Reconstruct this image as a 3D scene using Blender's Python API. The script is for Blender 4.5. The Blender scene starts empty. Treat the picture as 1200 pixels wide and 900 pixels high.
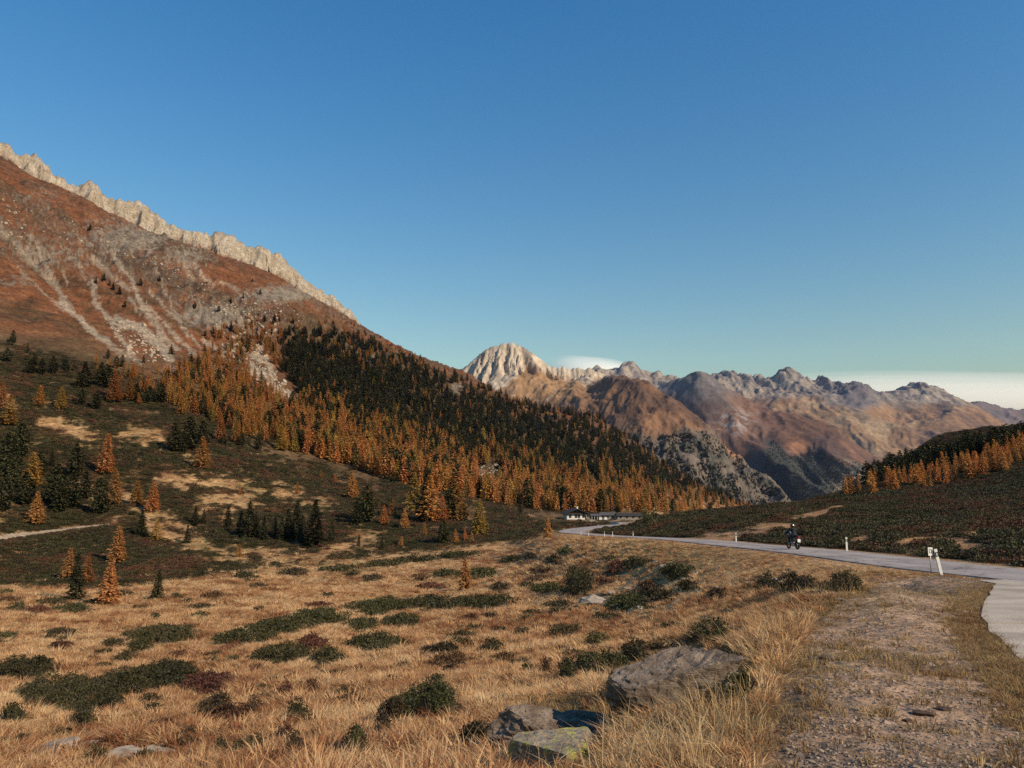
import bpy, bmesh, math, random
import numpy as np
from mathutils import Vector, Matrix, Euler

SC = bpy.context.scene
COL = SC.collection
random.seed(11)
RNG = np.random.default_rng(7)

# ------------------------------------------------------------------ camera
F = 906.0                      # focal length in pixels of the 1200 x 900 photograph
PITCH = math.atan(115.0 / F)   # horizon sits 115 px under the middle of the picture
CZ = 1.65                      # eye height above the layby
CP, SP = math.cos(PITCH), math.sin(PITCH)
cam_d = bpy.data.cameras.new('camera'); cam = bpy.data.objects.new('camera', cam_d); COL.objects.link(cam)
cam_d.sensor_width = 36.0; cam_d.lens = F / 1200.0 * 36.0
cam_d.clip_start = 0.1; cam_d.clip_end = 150000.0
cam.location = (0, 0, CZ); cam.rotation_euler = (math.pi / 2 + PITCH, 0, 0)
SC.camera = cam

# ------------------------------------------------------------------ sky, sun, exposure
SUN_EL, SUN_AZ = math.radians(32), math.radians(125)      # azimuth clockwise from the view direction (+Y)
world = bpy.data.worlds.new('World'); SC.world = world; world.use_nodes = True
wn, wl = world.node_tree.nodes, world.node_tree.links
wn.clear()
sky = wn.new('ShaderNodeTexSky'); sky.sky_type = 'NISHITA'; sky.sun_disc = False
sky.sun_elevation = SUN_EL; sky.sun_rotation = SUN_AZ; sky.altitude = 2000
sky.air_density = 2.55; sky.dust_density = 0.4; sky.ozone_density = 5.7
bg = wn.new('ShaderNodeBackground'); bg.inputs['Strength'].default_value = 0.116
wo = wn.new('ShaderNodeOutputWorld')
hsv = wn.new('ShaderNodeHueSaturation'); hsv.inputs['Saturation'].default_value = 1.38; hsv.inputs['Hue'].default_value = .508
wl.new(sky.outputs[0], hsv.inputs['Color']); wl.new(hsv.outputs[0], bg.inputs[0]); wl.new(bg.outputs[0], wo.inputs[0])
sun_d = bpy.data.lights.new('sun', 'SUN'); sun_d.energy = 5.0; sun_d.angle = math.radians(0.53); sun_d.color = (1.0, 0.84, 0.62)
sun = bpy.data.objects.new('sun', sun_d); COL.objects.link(sun)
to_sun = Vector((math.cos(SUN_EL) * math.sin(SUN_AZ), math.cos(SUN_EL) * math.cos(SUN_AZ), math.sin(SUN_EL)))
sun.rotation_euler = to_sun.to_track_quat('Z', 'Y').to_euler()
SC.view_settings.view_transform = 'Standard'; SC.view_settings.look = 'None'
SC.view_settings.exposure = 0.06; SC.view_settings.gamma = 1.0
SC.render.engine = 'CYCLES'
SC.cycles.max_bounces = 4; SC.cycles.diffuse_bounces = 2; SC.cycles.glossy_bounces = 2
SC.cycles.transmission_bounces = 3; SC.cycles.transparent_max_bounces = 8; SC.cycles.volume_bounces = 0
SC.cycles.use_denoising = False; SC.cycles.denoiser = 'OPENIMAGEDENOISE'; SC.cycles.denoising_input_passes = 'RGB_ALBEDO_NORMAL'; SC.cycles.denoising_prefilter = 'ACCURATE'

# ------------------------------------------------------------------ helpers
def pix(px, py):
    """pixel of the photograph -> (X/Y, Z/Y) of its ray"""
    a = (np.asarray(px, float) - 600) / F; b = (450 - np.asarray(py, float)) / F
    d = CP - b * SP
    return a / d, (SP + b * CP) / d

def unpix(s, e):
    """(X/Y, Z/Y) -> pixel of the photograph"""
    d = CP + e * SP
    b = (e * CP - SP) / d
    return 600 + F * s / d, 450 - F * b

_P = np.random.default_rng(3).permutation(256)
_P = np.concatenate([_P, _P])
_GA = np.random.default_rng(5).random(256) * 2 * np.pi
_GX, _GY = np.cos(_GA), np.sin(_GA)
def noise(x, y, seed=0):
    x = np.asarray(x, float) + seed * 17.31; y = np.asarray(y, float) - seed * 9.73
    xi = np.floor(x); yi = np.floor(y); fx = x - xi; fy = y - yi
    xi = xi.astype(np.int64) & 255; yi = yi.astype(np.int64) & 255
    x1 = (xi + 1) & 255; y1 = (yi + 1) & 255
    def g(a, b, dx, dy):
        h = _P[_P[a] + b]
        return _GX[h] * dx + _GY[h] * dy
    u = fx * fx * fx * (fx * (fx * 6 - 15) + 10); v = fy * fy * fy * (fy * (fy * 6 - 15) + 10)
    n0 = g(xi, yi, fx, fy) * (1 - u) + g(x1, yi, fx - 1, fy) * u
    n1 = g(xi, y1, fx, fy - 1) * (1 - u) + g(x1, y1, fx - 1, fy - 1) * u
    return (n0 * (1 - v) + n1 * v) * 1.5
def fbm(x, y, o=4, seed=0, gain=.5, lac=2.03):
    t = 0; a = 1.0; n = 0
    for k in range(o):
        t = t + a * noise(x, y, seed + k * 3); n += a; a *= gain; x = x * lac; y = y * lac
    return t / n
def ridged(x, y, o=4, seed=0, gain=.55, lac=2.07):
    t = 0; a = 1.0; n = 0
    for k in range(o):
        t = t + a * (1 - np.abs(noise(x, y, seed + k * 5)) * 1.6); n += a; a *= gain; x = x * lac; y = y * lac
    return t / n
def sst(a, b, x):
    t = np.clip((x - a) / (b - a), 0, 1); return t * t * (3 - 2 * t)
def lerp(a, b, t): return a + (b - a) * t
def cmix(c, col, m):
    return c + (np.asarray(col)[None, :] - c) * m[:, None]

class RBF:
    """thin plate spline over (X/Y * 4, log Y)"""
    def __init__(self, pts, lam=1e-4, ks=4.0):
        p = np.array(pts, float); s, e = pix(p[:, 0], p[:, 1])
        self.ks = ks
        q = np.stack([s * ks, np.log(p[:, 2])], 1); n = len(q)
        K = self.k(np.linalg.norm(q[:, None] - q[None], axis=2)) + lam * np.eye(n)
        A = np.zeros((n + 3, n + 3)); A[:n, :n] = K; A[:n, n] = 1; A[:n, n + 1:] = q; A[n, :n] = 1; A[n + 1:, :n] = q.T
        self.w = np.linalg.solve(A, np.concatenate([e, np.zeros(3)])); self.q = q
    @staticmethod
    def k(r): return r * r * np.log(r + 1e-9)
    def __call__(self, s, ly):
        s = np.ravel(s) * self.ks; ly = np.ravel(ly); n = len(self.q); out = np.empty(len(s))
        for i in range(0, len(s), 40000):
            a = s[i:i + 40000]; b = ly[i:i + 40000]
            r2 = (a[:, None] - self.q[None, :, 0]) ** 2 + (b[:, None] - self.q[None, :, 1]) ** 2
            k = .5 * r2 * np.log(r2 + 1e-12)
            out[i:i + 40000] = k @ self.w[:n] + self.w[n] + a * self.w[n + 1] + b * self.w[n + 2]
        return out

def upsample(f, s_ax, l_ax, ns=150, nl=170):
    """evaluate f on a coarse lattice and carry it bilinearly on to the fine one"""
    cs = np.linspace(s_ax[0], s_ax[-1], ns); cl = np.linspace(l_ax[0], l_ax[-1], nl)
    g = f(*[a.ravel() for a in np.meshgrid(cs, cl)]).reshape(nl, ns)
    def idx(ax, c):
        t = (ax - c[0]) / (c[1] - c[0]); i = np.clip(np.floor(t).astype(int), 0, len(c) - 2); return i, t - i
    i, fi = idx(l_ax, cl); j, fj = idx(s_ax, cs)
    top = g[i] * (1 - fi)[:, None] + g[i + 1] * fi[:, None]
    return top[:, j] * (1 - fj)[None] + top[:, j + 1] * fj[None]

def poly_dist(px, py, poly):
    """distance of many points from a polyline, and position along it 0..1"""
    p = np.asarray(poly, float); best = np.full(px.shape, 1e9); tt = np.zeros(px.shape)
    L = np.concatenate([[0], np.cumsum(np.hypot(*np.diff(p[:, :2], axis=0).T))]); L = L / L[-1]
    for k in range(len(p) - 1):
        ax, ay = p[k, :2]; bx, by = p[k + 1, :2]; dx, dy = bx - ax, by - ay
        t = np.clip(((px - ax) * dx + (py - ay) * dy) / (dx * dx + dy * dy + 1e-9), 0, 1)
        d = np.hypot(px - ax - t * dx, py - ay - t * dy); m = d < best
        best = np.where(m, d, best); tt = np.where(m, L[k] + t * (L[k + 1] - L[k]), tt)
    return best, tt
def inside(px, py, poly):
    p = np.asarray(poly, float); r = np.zeros(np.shape(px), bool); j = len(p) - 1
    for i in range(len(p)):
        c = ((p[i, 1] > py) != (p[j, 1] > py)) & (px < (p[j, 0] - p[i, 0]) * (py - p[i, 1]) / (p[j, 1] - p[i, 1] + 1e-12) + p[i, 0])
        r ^= c; j = i
    return r

def new_mesh(name, verts, faces, mats=(), smooth=False, mi=None, cols=None):
    me = bpy.data.meshes.new(name)
    verts = np.asarray(verts, np.float32)
    if isinstance(faces, np.ndarray):
        nf, k = faces.shape
        me.vertices.add(len(verts)); me.vertices.foreach_set('co', verts.ravel())
        me.loops.add(nf * k); me.loops.foreach_set('vertex_index', faces.astype(np.int32).ravel())
        me.polygons.add(nf); me.polygons.foreach_set('loop_start', np.arange(0, nf * k, k, dtype=np.int32))
        me.update(calc_edges=True)
    else:
        me.from_pydata([tuple(map(float, v)) for v in verts], [], [tuple(f) for f in faces]); me.update()
    for m in mats: me.materials.append(m)
    if mi is not None: me.polygons.foreach_set('material_index', np.asarray(mi, np.int32))
    me.polygons.foreach_set('use_smooth', np.full(len(me.polygons), bool(smooth)))
    if cols is not None:
        at = me.color_attributes.new('Col', 'FLOAT_COLOR', 'POINT')
        c = np.ones((len(verts), 4), np.float32); c[:, :cols.shape[1]] = cols
        at.data.foreach_set('color', c.ravel())
    return me

def link(name, me, parent=None, loc=None, rot=None, scale=None):
    o = bpy.data.objects.new(name, me); COL.objects.link(o)
    if parent is not None: o.parent = parent
    if loc is not None: o.location = loc
    if rot is not None: o.rotation_euler = rot
    if scale is not None: o.scale = scale if hasattr(scale, '__len__') else (scale,) * 3
    return o
def tag(o, label=None, cat=None, group=None, kind=None):
    if label: o['label'] = label
    if cat: o['category'] = cat
    if group: o['group'] = group
    if kind: o['kind'] = kind
    return o
def empty(name, loc=(0, 0, 0), rz=0, scale=1):
    return link(name, None, loc=loc, rot=(0, 0, rz), scale=scale)

# ------------------------------------------------------------------ materials
def mat(name, col, rough=.85, var=.15, nscale=8.0, bump=0.0, bscale=20.0, trans=0.0, metal=0.0, rand=0.0, hue=0.0, coord='Object', spec=.2):
    """plain procedural material: base colour broken by noise, optional bump, translucency and per-object variation"""
    m = bpy.data.materials.new(name); m.use_nodes = True
    n, l = m.node_tree.nodes, m.node_tree.links
    b = n['Principled BSDF']; b.inputs['Roughness'].default_value = rough; b.inputs['Metallic'].default_value = metal
    b.inputs['Specular IOR Level'].default_value = spec
    tc = n.new('ShaderNodeTexCoord'); nt = n.new('ShaderNodeTexNoise')
    nt.inputs['Scale'].default_value = nscale; nt.inputs['Detail'].default_value = 5
    l.new(tc.outputs[coord], nt.inputs['Vector'])
    mr = n.new('ShaderNodeMapRange'); mr.inputs['From Min'].default_value = .3; mr.inputs['From Max'].default_value = .7
    mr.inputs['To Min'].default_value = 1 - var; mr.inputs['To Max'].default_value = 1 + var
    l.new(nt.outputs['Fac'], mr.inputs['Value'])
    hs = n.new('ShaderNodeHueSaturation'); hs.inputs['Color'].default_value = (*col, 1)
    val = mr.outputs[0]
    if rand or hue:
        oi = n.new('ShaderNodeObjectInfo')
        r2 = n.new('ShaderNodeMapRange'); r2.inputs['To Min'].default_value = 1 - rand; r2.inputs['To Max'].default_value = 1 + rand
        l.new(oi.outputs['Random'], r2.inputs['Value'])
        mu = n.new('ShaderNodeMath'); mu.operation = 'MULTIPLY'; l.new(val, mu.inputs[0]); l.new(r2.outputs[0], mu.inputs[1]); val = mu.outputs[0]
        fr = n.new('ShaderNodeMath'); fr.operation = 'MULTIPLY'; fr.inputs[1].default_value = 7.77; l.new(oi.outputs['Random'], fr.inputs[0])
        f2 = n.new('ShaderNodeMath'); f2.operation = 'FRACT'; l.new(fr.outputs[0], f2.inputs[0])
        r3 = n.new('ShaderNodeMapRange'); r3.inputs['To Min'].default_value = .5 - hue; r3.inputs['To Max'].default_value = .5 + hue
        l.new(f2.outputs[0], r3.inputs['Value']); l.new(r3.outputs[0], hs.inputs['Hue'])
    l.new(val, hs.inputs['Value']); l.new(hs.outputs[0], b.inputs['Base Color'])
    if bump:
        bt = n.new('ShaderNodeTexNoise'); bt.inputs['Scale'].default_value = bscale; bt.inputs['Detail'].default_value = 6
        l.new(tc.outputs[coord], bt.inputs['Vector'])
        bp = n.new('ShaderNodeBump'); bp.inputs['Strength'].default_value = bump; bp.inputs['Distance'].default_value = .05
        l.new(bt.outputs['Fac'], bp.inputs['Height']); l.new(bp.outputs[0], b.inputs['Normal'])
    if trans:
        tr = n.new('ShaderNodeBsdfTranslucent'); l.new(hs.outputs[0], tr.inputs['Color'])
        mx = n.new('ShaderNodeMixShader'); mx.inputs[0].default_value = trans
        l.new(b.outputs[0], mx.inputs[1]); l.new(tr.outputs[0], mx.inputs[2]); l.new(mx.outputs[0], n['Material Output'].inputs['Surface'])
    return m

def land_mat(name, layers, bumps, rough=.95):
    """landcover colour comes with the mesh (attribute Col); noise layers (scale, low, high, x/y stretch) break it up, bumps (scale, distance) roughen it"""
    m = bpy.data.materials.new(name); m.use_nodes = True
    n, l = m.node_tree.nodes, m.node_tree.links
    b = n['Principled BSDF']; b.inputs['Roughness'].default_value = rough; b.inputs['Specular IOR Level'].default_value = .08
    at = n.new('ShaderNodeAttribute'); at.attribute_name = 'Col'
    geo = n.new('ShaderNodeNewGeometry'); cur = at.outputs['Color']
    for sc, lo, hi, stretch in layers:
        mp = n.new('ShaderNodeMapping'); mp.inputs['Scale'].default_value = stretch; l.new(geo.outputs['Position'], mp.inputs['Vector'])
        t = n.new('ShaderNodeTexNoise'); t.inputs['Scale'].default_value = sc; t.inputs['Detail'].default_value = 4; t.inputs['Roughness'].default_value = .6
        l.new(mp.outputs[0], t.inputs['Vector'])
        r = n.new('ShaderNodeMapRange'); r.inputs['From Min'].default_value = .32; r.inputs['From Max'].default_value = .68
        r.inputs['To Min'].default_value = lo; r.inputs['To Max'].default_value = hi; l.new(t.outputs['Fac'], r.inputs['Value'])
        vm = n.new('ShaderNodeVectorMath'); vm.operation = 'SCALE'; l.new(cur, vm.inputs[0]); l.new(r.outputs[0], vm.inputs['Scale']); cur = vm.outputs[0]
    l.new(cur, b.inputs['Base Color'])
    prev = None
    for sc, dist in bumps:
        t = n.new('ShaderNodeTexNoise'); t.inputs['Scale'].default_value = sc; t.inputs['Detail'].default_value = 6; t.inputs['Roughness'].default_value = .65
        l.new(geo.outputs['Position'], t.inputs['Vector'])
        bp = n.new('ShaderNodeBump'); bp.inputs['Strength'].default_value = 1.0; bp.inputs['Distance'].default_value = dist
        l.new(t.outputs['Fac'], bp.inputs['Height'])
        if prev is not None: l.new(prev, bp.inputs['Normal'])
        prev = bp.outputs[0]
    if prev is not None: l.new(prev, b.inputs['Normal'])
    return m
# ================================================================== valley ground: one sheet from the layby to the spur of the mountain
GP = [ # (pixel x, pixel y, distance in metres)
 # layby and the meadow falling away from it
 (1000,900,5.0),(1200,900,5.0),(1400,900,5.0),(850,900,5.3),(1000,800,8.0),(1200,800,8.6),(1000,740,13),(1150,740,13.8),(1050,690,22),(1200,690,24),(960,680,27),(1060,672,31),
 (700,900,6.2),(600,900,8),(400,900,10),(200,900,11.5),(0,900,13),(-250,900,14),(-550,900,15),
 (0,850,20),(400,850,15.5),(600,850,12),(760,850,7.6),(0,800,31),(300,800,27),(600,800,20),(790,800,11),(880,760,11.5),
 (0,760,48),(300,760,43),(600,760,33),(800,755,20),(0,720,80),(300,720,75),(600,720,60),(750,720,42),(880,715,22),
 (0,700,110),(300,700,105),(600,700,85),(800,700,42),(-300,700,105),
 (0,682,150),(300,682,150),(600,680,125),(700,680,70),(800,680,48),(900,680,38),(-300,680,140),
 (0,664,178),(300,662,195),(500,662,200),(600,660,180),(700,660,90),(760,650,76),(640,645,168),
 # right of the road: heath hill
 (1200,640,48),(1200,600,120),(1200,560,230),(1200,520,330),(1200,502,420),(1200,530,650),(1200,580,1500),(1200,640,2600),
 (1450,640,48),(1450,590,120),(1450,540,230),(1450,490,340),(1450,470,430),(1450,500,700),(1450,560,1500),
 (1100,640,52),(1100,610,110),(1100,580,220),(1100,553,320),(1100,522,430),(1100,513,480),(1100,560,800),(1100,620,1500),
 (1000,627,75),(1000,601,150),(1000,581,270),(1000,572,340),(1000,590,520),(1000,640,1500),(1000,690,2600),
 (900,622,90),(900,606,150),(900,595,240),(900,606,400),(900,640,1000),(900,690,2600),
 (800,619,125),(800,609,200),(800,605,300),(800,606,500),
 # left slope
 (-250,640,165),(-250,560,220),(-250,480,290),(-250,380,410),(-250,250,650),(-250,120,950),(-250,60,1300),(-250,150,1800),
 (0,640,186),(0,600,215),(0,550,262),(0,500,312),(0,450,370),(0,400,470),(0,300,700),(0,205,950),(0,207,1060),(0,182,1300),(0,260,1800),(0,400,2600),
 (200,640,212),(200,620,232),(200,580,270),(200,540,320),(200,500,380),(200,450,480),(200,400,620),(200,350,780),(200,300,1000),(200,277,1150),(200,281,1300),(200,280,1450),(100,262,1000),(100,234,1100),(100,238,1250),(200,330,1900),
 (330,329,1350),(330,330,1560),(330,380,2000),
 (400,640,228),(400,630,245),(400,600,292),(400,560,400),(400,520,520),(400,480,680),(400,440,880),(400,400,1100),(400,366,1480),(400,400,1950),(400,480,2600),
 (545,650,212),(545,625,258),(545,598,330),(545,582,430),(545,552,600),(545,502,950),(545,455,1450),(545,438,1750),(545,480,2300),
 (600,634,240),(600,612,320),(600,595,450),(600,582,560),(600,552,750),(600,505,1150),(600,468,1650),(600,520,2300),
 (660,612,350),(680,607,400),(700,604,440),(700,599,520),(700,582,700),(700,552,950),(700,515,1300),(700,492,1600),(700,540,2200),(700,640,2600),
 (740,611,400),(800,604,900),(800,585,1150),(800,565,1350),(800,555,1550),(800,610,2200),
 (880,600,1400),(880,597,1600),(880,650,2300),(950,640,1500),
]
ROAD = np.array([ # X, Y, Z of the centreline, Z relative to the eye
 (20.6,-14,-1.2),(20.4,0,-1.95),(20.0,14,-2.65),(19.6,29.5,-3.47),(19.5,35.3,-3.78),(19.5,44,-4.14),(19.5,54,-4.6),(19.5,70,-5.45),(19.5,88,-6.4),(19.5,126,-8.7),(19.6,160,-10.8),(19.0,185,-12.2),
 (17.6,208,-13.4),(17.2,225,-14.2),(19.5,245,-14.9),(25,266,-15.6),(33,288,-16.3),(43,312,-17.0),(55,330,-17.5),(70,343,-18.0),(90,352,-18.6),(115,360,-19.3),(150,372,-20.5)], float)
ROAD[:, 2] += CZ
def catmull(P, n):
    P = np.asarray(P, float); out = []
    for i in range(len(P) - 1):
        p0 = P[max(i - 1, 0)]; p1 = P[i]; p2 = P[i + 1]; p3 = P[min(i + 2, len(P) - 1)]
        for t in np.linspace(0, 1, n, endpoint=False):
            out.append(.5 * (2 * p1 + (p2 - p0) * t + (2 * p0 - 5 * p1 + 4 * p2 - p3) * t * t + (3 * p1 - p0 - 3 * p2 + p3) * t ** 3))
    out.append(P[-1]); return np.array(out)
ROADC = catmull(ROAD, 12)
RHW = 2.5
def half_width(Y): return RHW * np.interp(Y, [0, 200, 225, 300, 400], [1, 1, 1.5, 2.1, 2.1])
# roadside verge keeps the sheet close to the road on both sides
for X, Y, Z in ROAD[3:12]:
    for dx, dz in ((-3.2, -.2), (-5.0, -.9), (3.4, -.1)):
        u, v = unpix((X + dx) / Y, (Z - CZ + dz) / Y); GP.append((float(u), float(v), float(Y)))
for X, Y, Z in ROAD[12:-2]:
    u, v = unpix(X / Y, (Z - CZ) / Y); GP.append((float(u), float(v), float(Y)))
GR = RBF(GP)

s_in = np.linspace(-.73, .73, 900)
s_ax = np.concatenate([np.linspace(-2.6, -1.15, 40, endpoint=False), np.linspace(-1.15, -.73, 80, endpoint=False), s_in, np.linspace(.73, 1.15, 80)[1:], np.linspace(1.15, 2.6, 41)[1:]])
l_ax = np.concatenate([np.linspace(np.log(1.1), np.log(4.8), 24, endpoint=False), np.linspace(np.log(4.8), np.log(60), 190, endpoint=False), np.linspace(np.log(60), np.log(400), 200, endpoint=False),
                       np.linspace(np.log(400), np.log(1800), 310, endpoint=False), np.linspace(np.log(1800), np.log(2700), 16)])
NS, NL = len(s_ax), len(l_ax)
eg = upsample(lambda s, l: GR(np.clip(s, -1.1, 1.1), np.maximum(l, np.log(4.8))), s_ax, l_ax, 420, 200)
LY, SX = np.meshgrid(l_ax, s_ax, indexing='ij')
GYY = np.exp(LY); GXX = SX * GYY
z = eg * np.maximum(GYY, 4.8) + CZ
px, py = unpix(SX, eg)

# --- zones, as seen on the ground
FOOT = [(-900,692),(0,690),(130,692),(200,684),(300,668),(400,660),(480,650),(560,642),(620,634),(680,624),(760,618)]
HTOP = [(-900,405),(0,408),(100,422),(190,455),(300,508),(400,548),(500,572),(600,592),(680,603),(800,606),(1000,606)]
def line_y(poly, x): p = np.array(poly, float); return np.interp(x, p[:, 0], p[:, 1])
rd, rt = poly_dist(GXX.ravel(), GYY.ravel(), ROADC[:, :2]); rd = rd.reshape(NL, NS); rt = rt.reshape(NL, NS)
Lc = np.concatenate([[0], np.cumsum(np.hypot(*np.diff(ROADC[:, :2], axis=0).T))]); Lc /= Lc[-1]
rz = np.interp(rt, Lc, ROADC[:, 2])
rX = np.interp(rt, Lc, ROADC[:, 0])
LAYBY = [(872,1100),(890,880),(905,800),(940,740),(985,705),(1030,684),(1095,674),(1160,682),(1300,700),(1500,760),(1500,1100)]
layby = inside(px, py, LAYBY) & (GYY < 40)
def soft(mask, x0=0): return mask.astype(float)
mt = sst(0, 1, (line_y(HTOP, px) - py) / 40) * (GYY > 330)          # mountain face
rock_n = fbm(GXX / 130, GYY / 170, 5, 21)
# pale crest behind the shoulder
SHOULD = [(-900,60),(0,203),(100,240),(150,258),(200,280),(250,318),(300,334),(350,345),(400,352),(560,440)]
# relief
near = sst(150, 30, GYY)
zd = .10 * fbm(GXX / 1.7, GYY / 1.7, 3, 1) + .28 * fbm(GXX / 6, GYY / 6, 3, 2) * sst(6, 14, GYY) + .9 * fbm(GXX / 26, GYY / 26, 3, 3) * sst(25, 120, GYY)
zd += 3.0 * fbm(GXX / 70, GYY / 70, 3, 4) * sst(180, 420, GYY)
zd *= np.where(layby, .22, 1.0)
HWG = half_width(GYY)
rw = sst(HWG + .3 + .004 * GYY, HWG + 6 + GYY * .05, rd)
zd *= rw
z = z + zd
# gullies and crags of the mountain, running down the fall line
tc = .36 * GXX + .93 * GYY
gul = ridged(tc / 85 + .8 * fbm(GXX / 200, GYY / 200, 2, 9), z / 420, 4, 31)
z += mt * sst(430, 700, GYY) * (gul - .75) * lerp(10, 26, sst(40, 250, z))
crag = sst(-.12, .22, rock_n + .55 * sst(60, 0, np.abs(py - line_y(SHOULD, px) - 45)) - .22) * mt * sst(480, 650, GYY)
z += crag * (ridged(GXX / 38, GYY / 38 + z / 90, 5, 41) - .6) * 20
z += mt * sst(430, 600, GYY) * fbm(GXX / 14, GYY / 14 + z / 30, 4, 43) * 3.0
# jagged pale crest standing behind the shoulder
CREST = [(-600,40),(-250,95),(-80,140),(0,164),(12,171),(22,182),(30,180),(42,178),(50,186),(58,196),(65,207),(74,206),(82,213),(92,218),(100,213),(108,210),(116,218),(122,228),(130,229),(134,235),(140,232),(152,236),(160,233),(168,238),(176,246),(190,254),(198,262),(206,261),(212,270),(222,268),(236,270),(246,274),(254,272),(262,271),(270,273),(278,280),(288,288),(298,287),(306,288),(318,293),(328,296),(336,306),(346,316),(356,325),(372,336),(392,348),(410,362),(440,400),(520,480)]
cs_, ce_ = pix(*np.array(CREST, float).T)
Yc = np.interp(SX, [-.75, -.66, -.42, -.22, -.1], [1250, 1300, 1440, 1560, 1640])
zsky = np.interp(SX, cs_, ce_) * Yc + CZ
rib = ridged(SX * 34 + 1.2 * fbm(SX * 16, LY * 14, 3, 56), LY * 9 + fbm(SX * 20, LY * 8, 2, 57), 5, 51, .6) - .62
zw = zsky + 6 * fbm(SX * 90, LY * 2, 4, 59) - np.where(GYY < Yc, np.minimum(1.35 * (Yc - GYY), 26 + .80 * (Yc - GYY)) * (1 + .15 * noise(SX * 14, LY * 3, 60)), 1.2 * (GYY - Yc)) + sst(0, 30, np.abs(Yc - GYY)) * sst(150, 55, Yc - GYY) * (rib * 40 + (ridged(GXX / 55, GYY / 55 + z / 80, 5, 55) - .6) * 44) + (ridged(GXX / 22, GYY / 60, 3, 58) - .6) * 6
zw = np.where((GYY > 1080) & (GYY < 2000) & (SX < -.2), zw, -1e6)
crestm = sst(-2, 6, zw - z)
z = np.maximum(z, zw)
# road bed and the flat pads by the house
z = lerp(rz - .02 - GYY * .0006, z, rw)
PADS = [(36, 402, 13, -18.7), (60, 395, 26, -18.9), (62, 352, 20, -18.35)]
for X, Y, R, Z in PADS:
    d = np.hypot(GXX - X, (GYY - Y)); w = sst(R, R + 16, d); z = lerp(Z + CZ, z, w)
ZG = z
EG = (z - CZ) / GYY

def gz(X, Y):
    """height of the ground"""
    X = np.asarray(X, float); Y = np.asarray(Y, float)
    s = np.clip(X / Y, s_ax[0], s_ax[-1] - 1e-6); ly = np.clip(np.log(np.maximum(Y, 1.11)), l_ax[0], l_ax[-1] - 1e-6)
    j = np.clip(np.searchsorted(s_ax, s) - 1, 0, NS - 2); i = np.clip(np.searchsorted(l_ax, ly) - 1, 0, NL - 2)
    fj = (s - s_ax[j]) / (s_ax[j + 1] - s_ax[j]); fi = (ly - l_ax[i]) / (l_ax[i + 1] - l_ax[i])
    return (ZG[i, j] * (1 - fi) + ZG[i + 1, j] * fi) * (1 - fj) + (ZG[i, j + 1] * (1 - fi) + ZG[i + 1, j + 1] * fi) * fj
def hit(px_, py_, ymin=0):
    """where the ray of a pixel first meets the ground"""
    s, e = pix(px_, py_); s = float(s); e = float(e)
    if not s_ax[0] < s < s_ax[-1]: return None
    j = int(np.clip(np.searchsorted(s_ax, s) - 1, 0, NS - 2)); f = (s - s_ax[j]) / (s_ax[j + 1] - s_ax[j])
    c = EG[:, j] * (1 - f) + EG[:, j + 1] * f
    ok = np.nonzero((c >= e) & (l_ax >= math.log(max(ymin, 2.5))))[0]
    if len(ok) == 0: return None
    i = ok[0]
    ly = l_ax[0] if i == 0 else l_ax[i - 1] + (l_ax[i] - l_ax[i - 1]) * float(np.clip((e - c[i - 1]) / (c[i] - c[i - 1] + 1e-9), 0, 1))
    Y = math.exp(ly); X = s * Y
    return Vector((X, Y, float(gz(X, Y))))
def gnormal_tilt(X, Y, h=1.0):
    return float(gz(X + h, Y) - gz(X - h, Y)) / (2 * h), float(gz(X, Y + h) - gz(X, Y - h)) / (2 * h)

# --- landcover colours
px, py = unpix(SX, EG)
P_, Q_ = px.ravel(), py.ravel(); Xf, Yf, Zf = GXX.ravel(), GYY.ravel(), ZG.ravel()
n1 = fbm(Xf / 9, Yf / 9, 4, 61); n2 = fbm(Xf / 34, Yf / 34, 4, 63); n3 = fbm(Xf / 2.2, Yf / 2.2, 3, 65); n4 = fbm(Xf / 120, Yf / 120, 4, 67)
n5 = fbm(P_ / 44, Q_ / 6.5, 4, 69)
TAN, STRAW, RUST, OLIVE = (.40,.235,.105), (.50,.32,.15), (.19,.078,.034), (.17,.125,.045)
HEATH, HEATHB, HEATHG = (.040,.031,.012), (.078,.042,.020), (.058,.047,.017)
SCREE, ROCK, PALE, SOIL, GRAVEL = (.29,.23,.165), (.115,.090,.066), (.315,.25,.175), (.20,.13,.08), (.295,.190,.120)
REDG, BROWN = (.155,.060,.026), (.092,.046,.023)
C = np.tile(np.array(TAN), (len(Xf), 1))
C = cmix(C, STRAW, sst(-.1, .35, n1) * .8)
C = cmix(C, RUST, sst(.12, .42, n2 + .3 * n1) * .75)
C = cmix(C, OLIVE, sst(.1, .4, -n2 + .4 * n3) * .6)
# rusty wet patch and brown bands of the far meadow
C = cmix(C, RUST, np.exp(-((P_ - 50) / 60) ** 2 - ((Q_ - 755) / 18) ** 2) * .9)
C = cmix(C, RUST, sst(720, 690, Q_) * (Q_ > line_y(FOOT, P_)) * sst(.0, .35, n5) * .7)
# olive road bank
bank = sst(640, 700, P_) * sst(905, 760, P_) * sst(690, 655, Q_) * (Q_ > 624) * (Xf < rX.ravel())
C = cmix(C, OLIVE, bank * .7)
zone = sst(0, 40, line_y(HTOP, P_) + 60 - Q_) * (Yf > 250) * (P_ < 720)
C = cmix(C, (.11,.066,.034), zone * .9)
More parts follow.
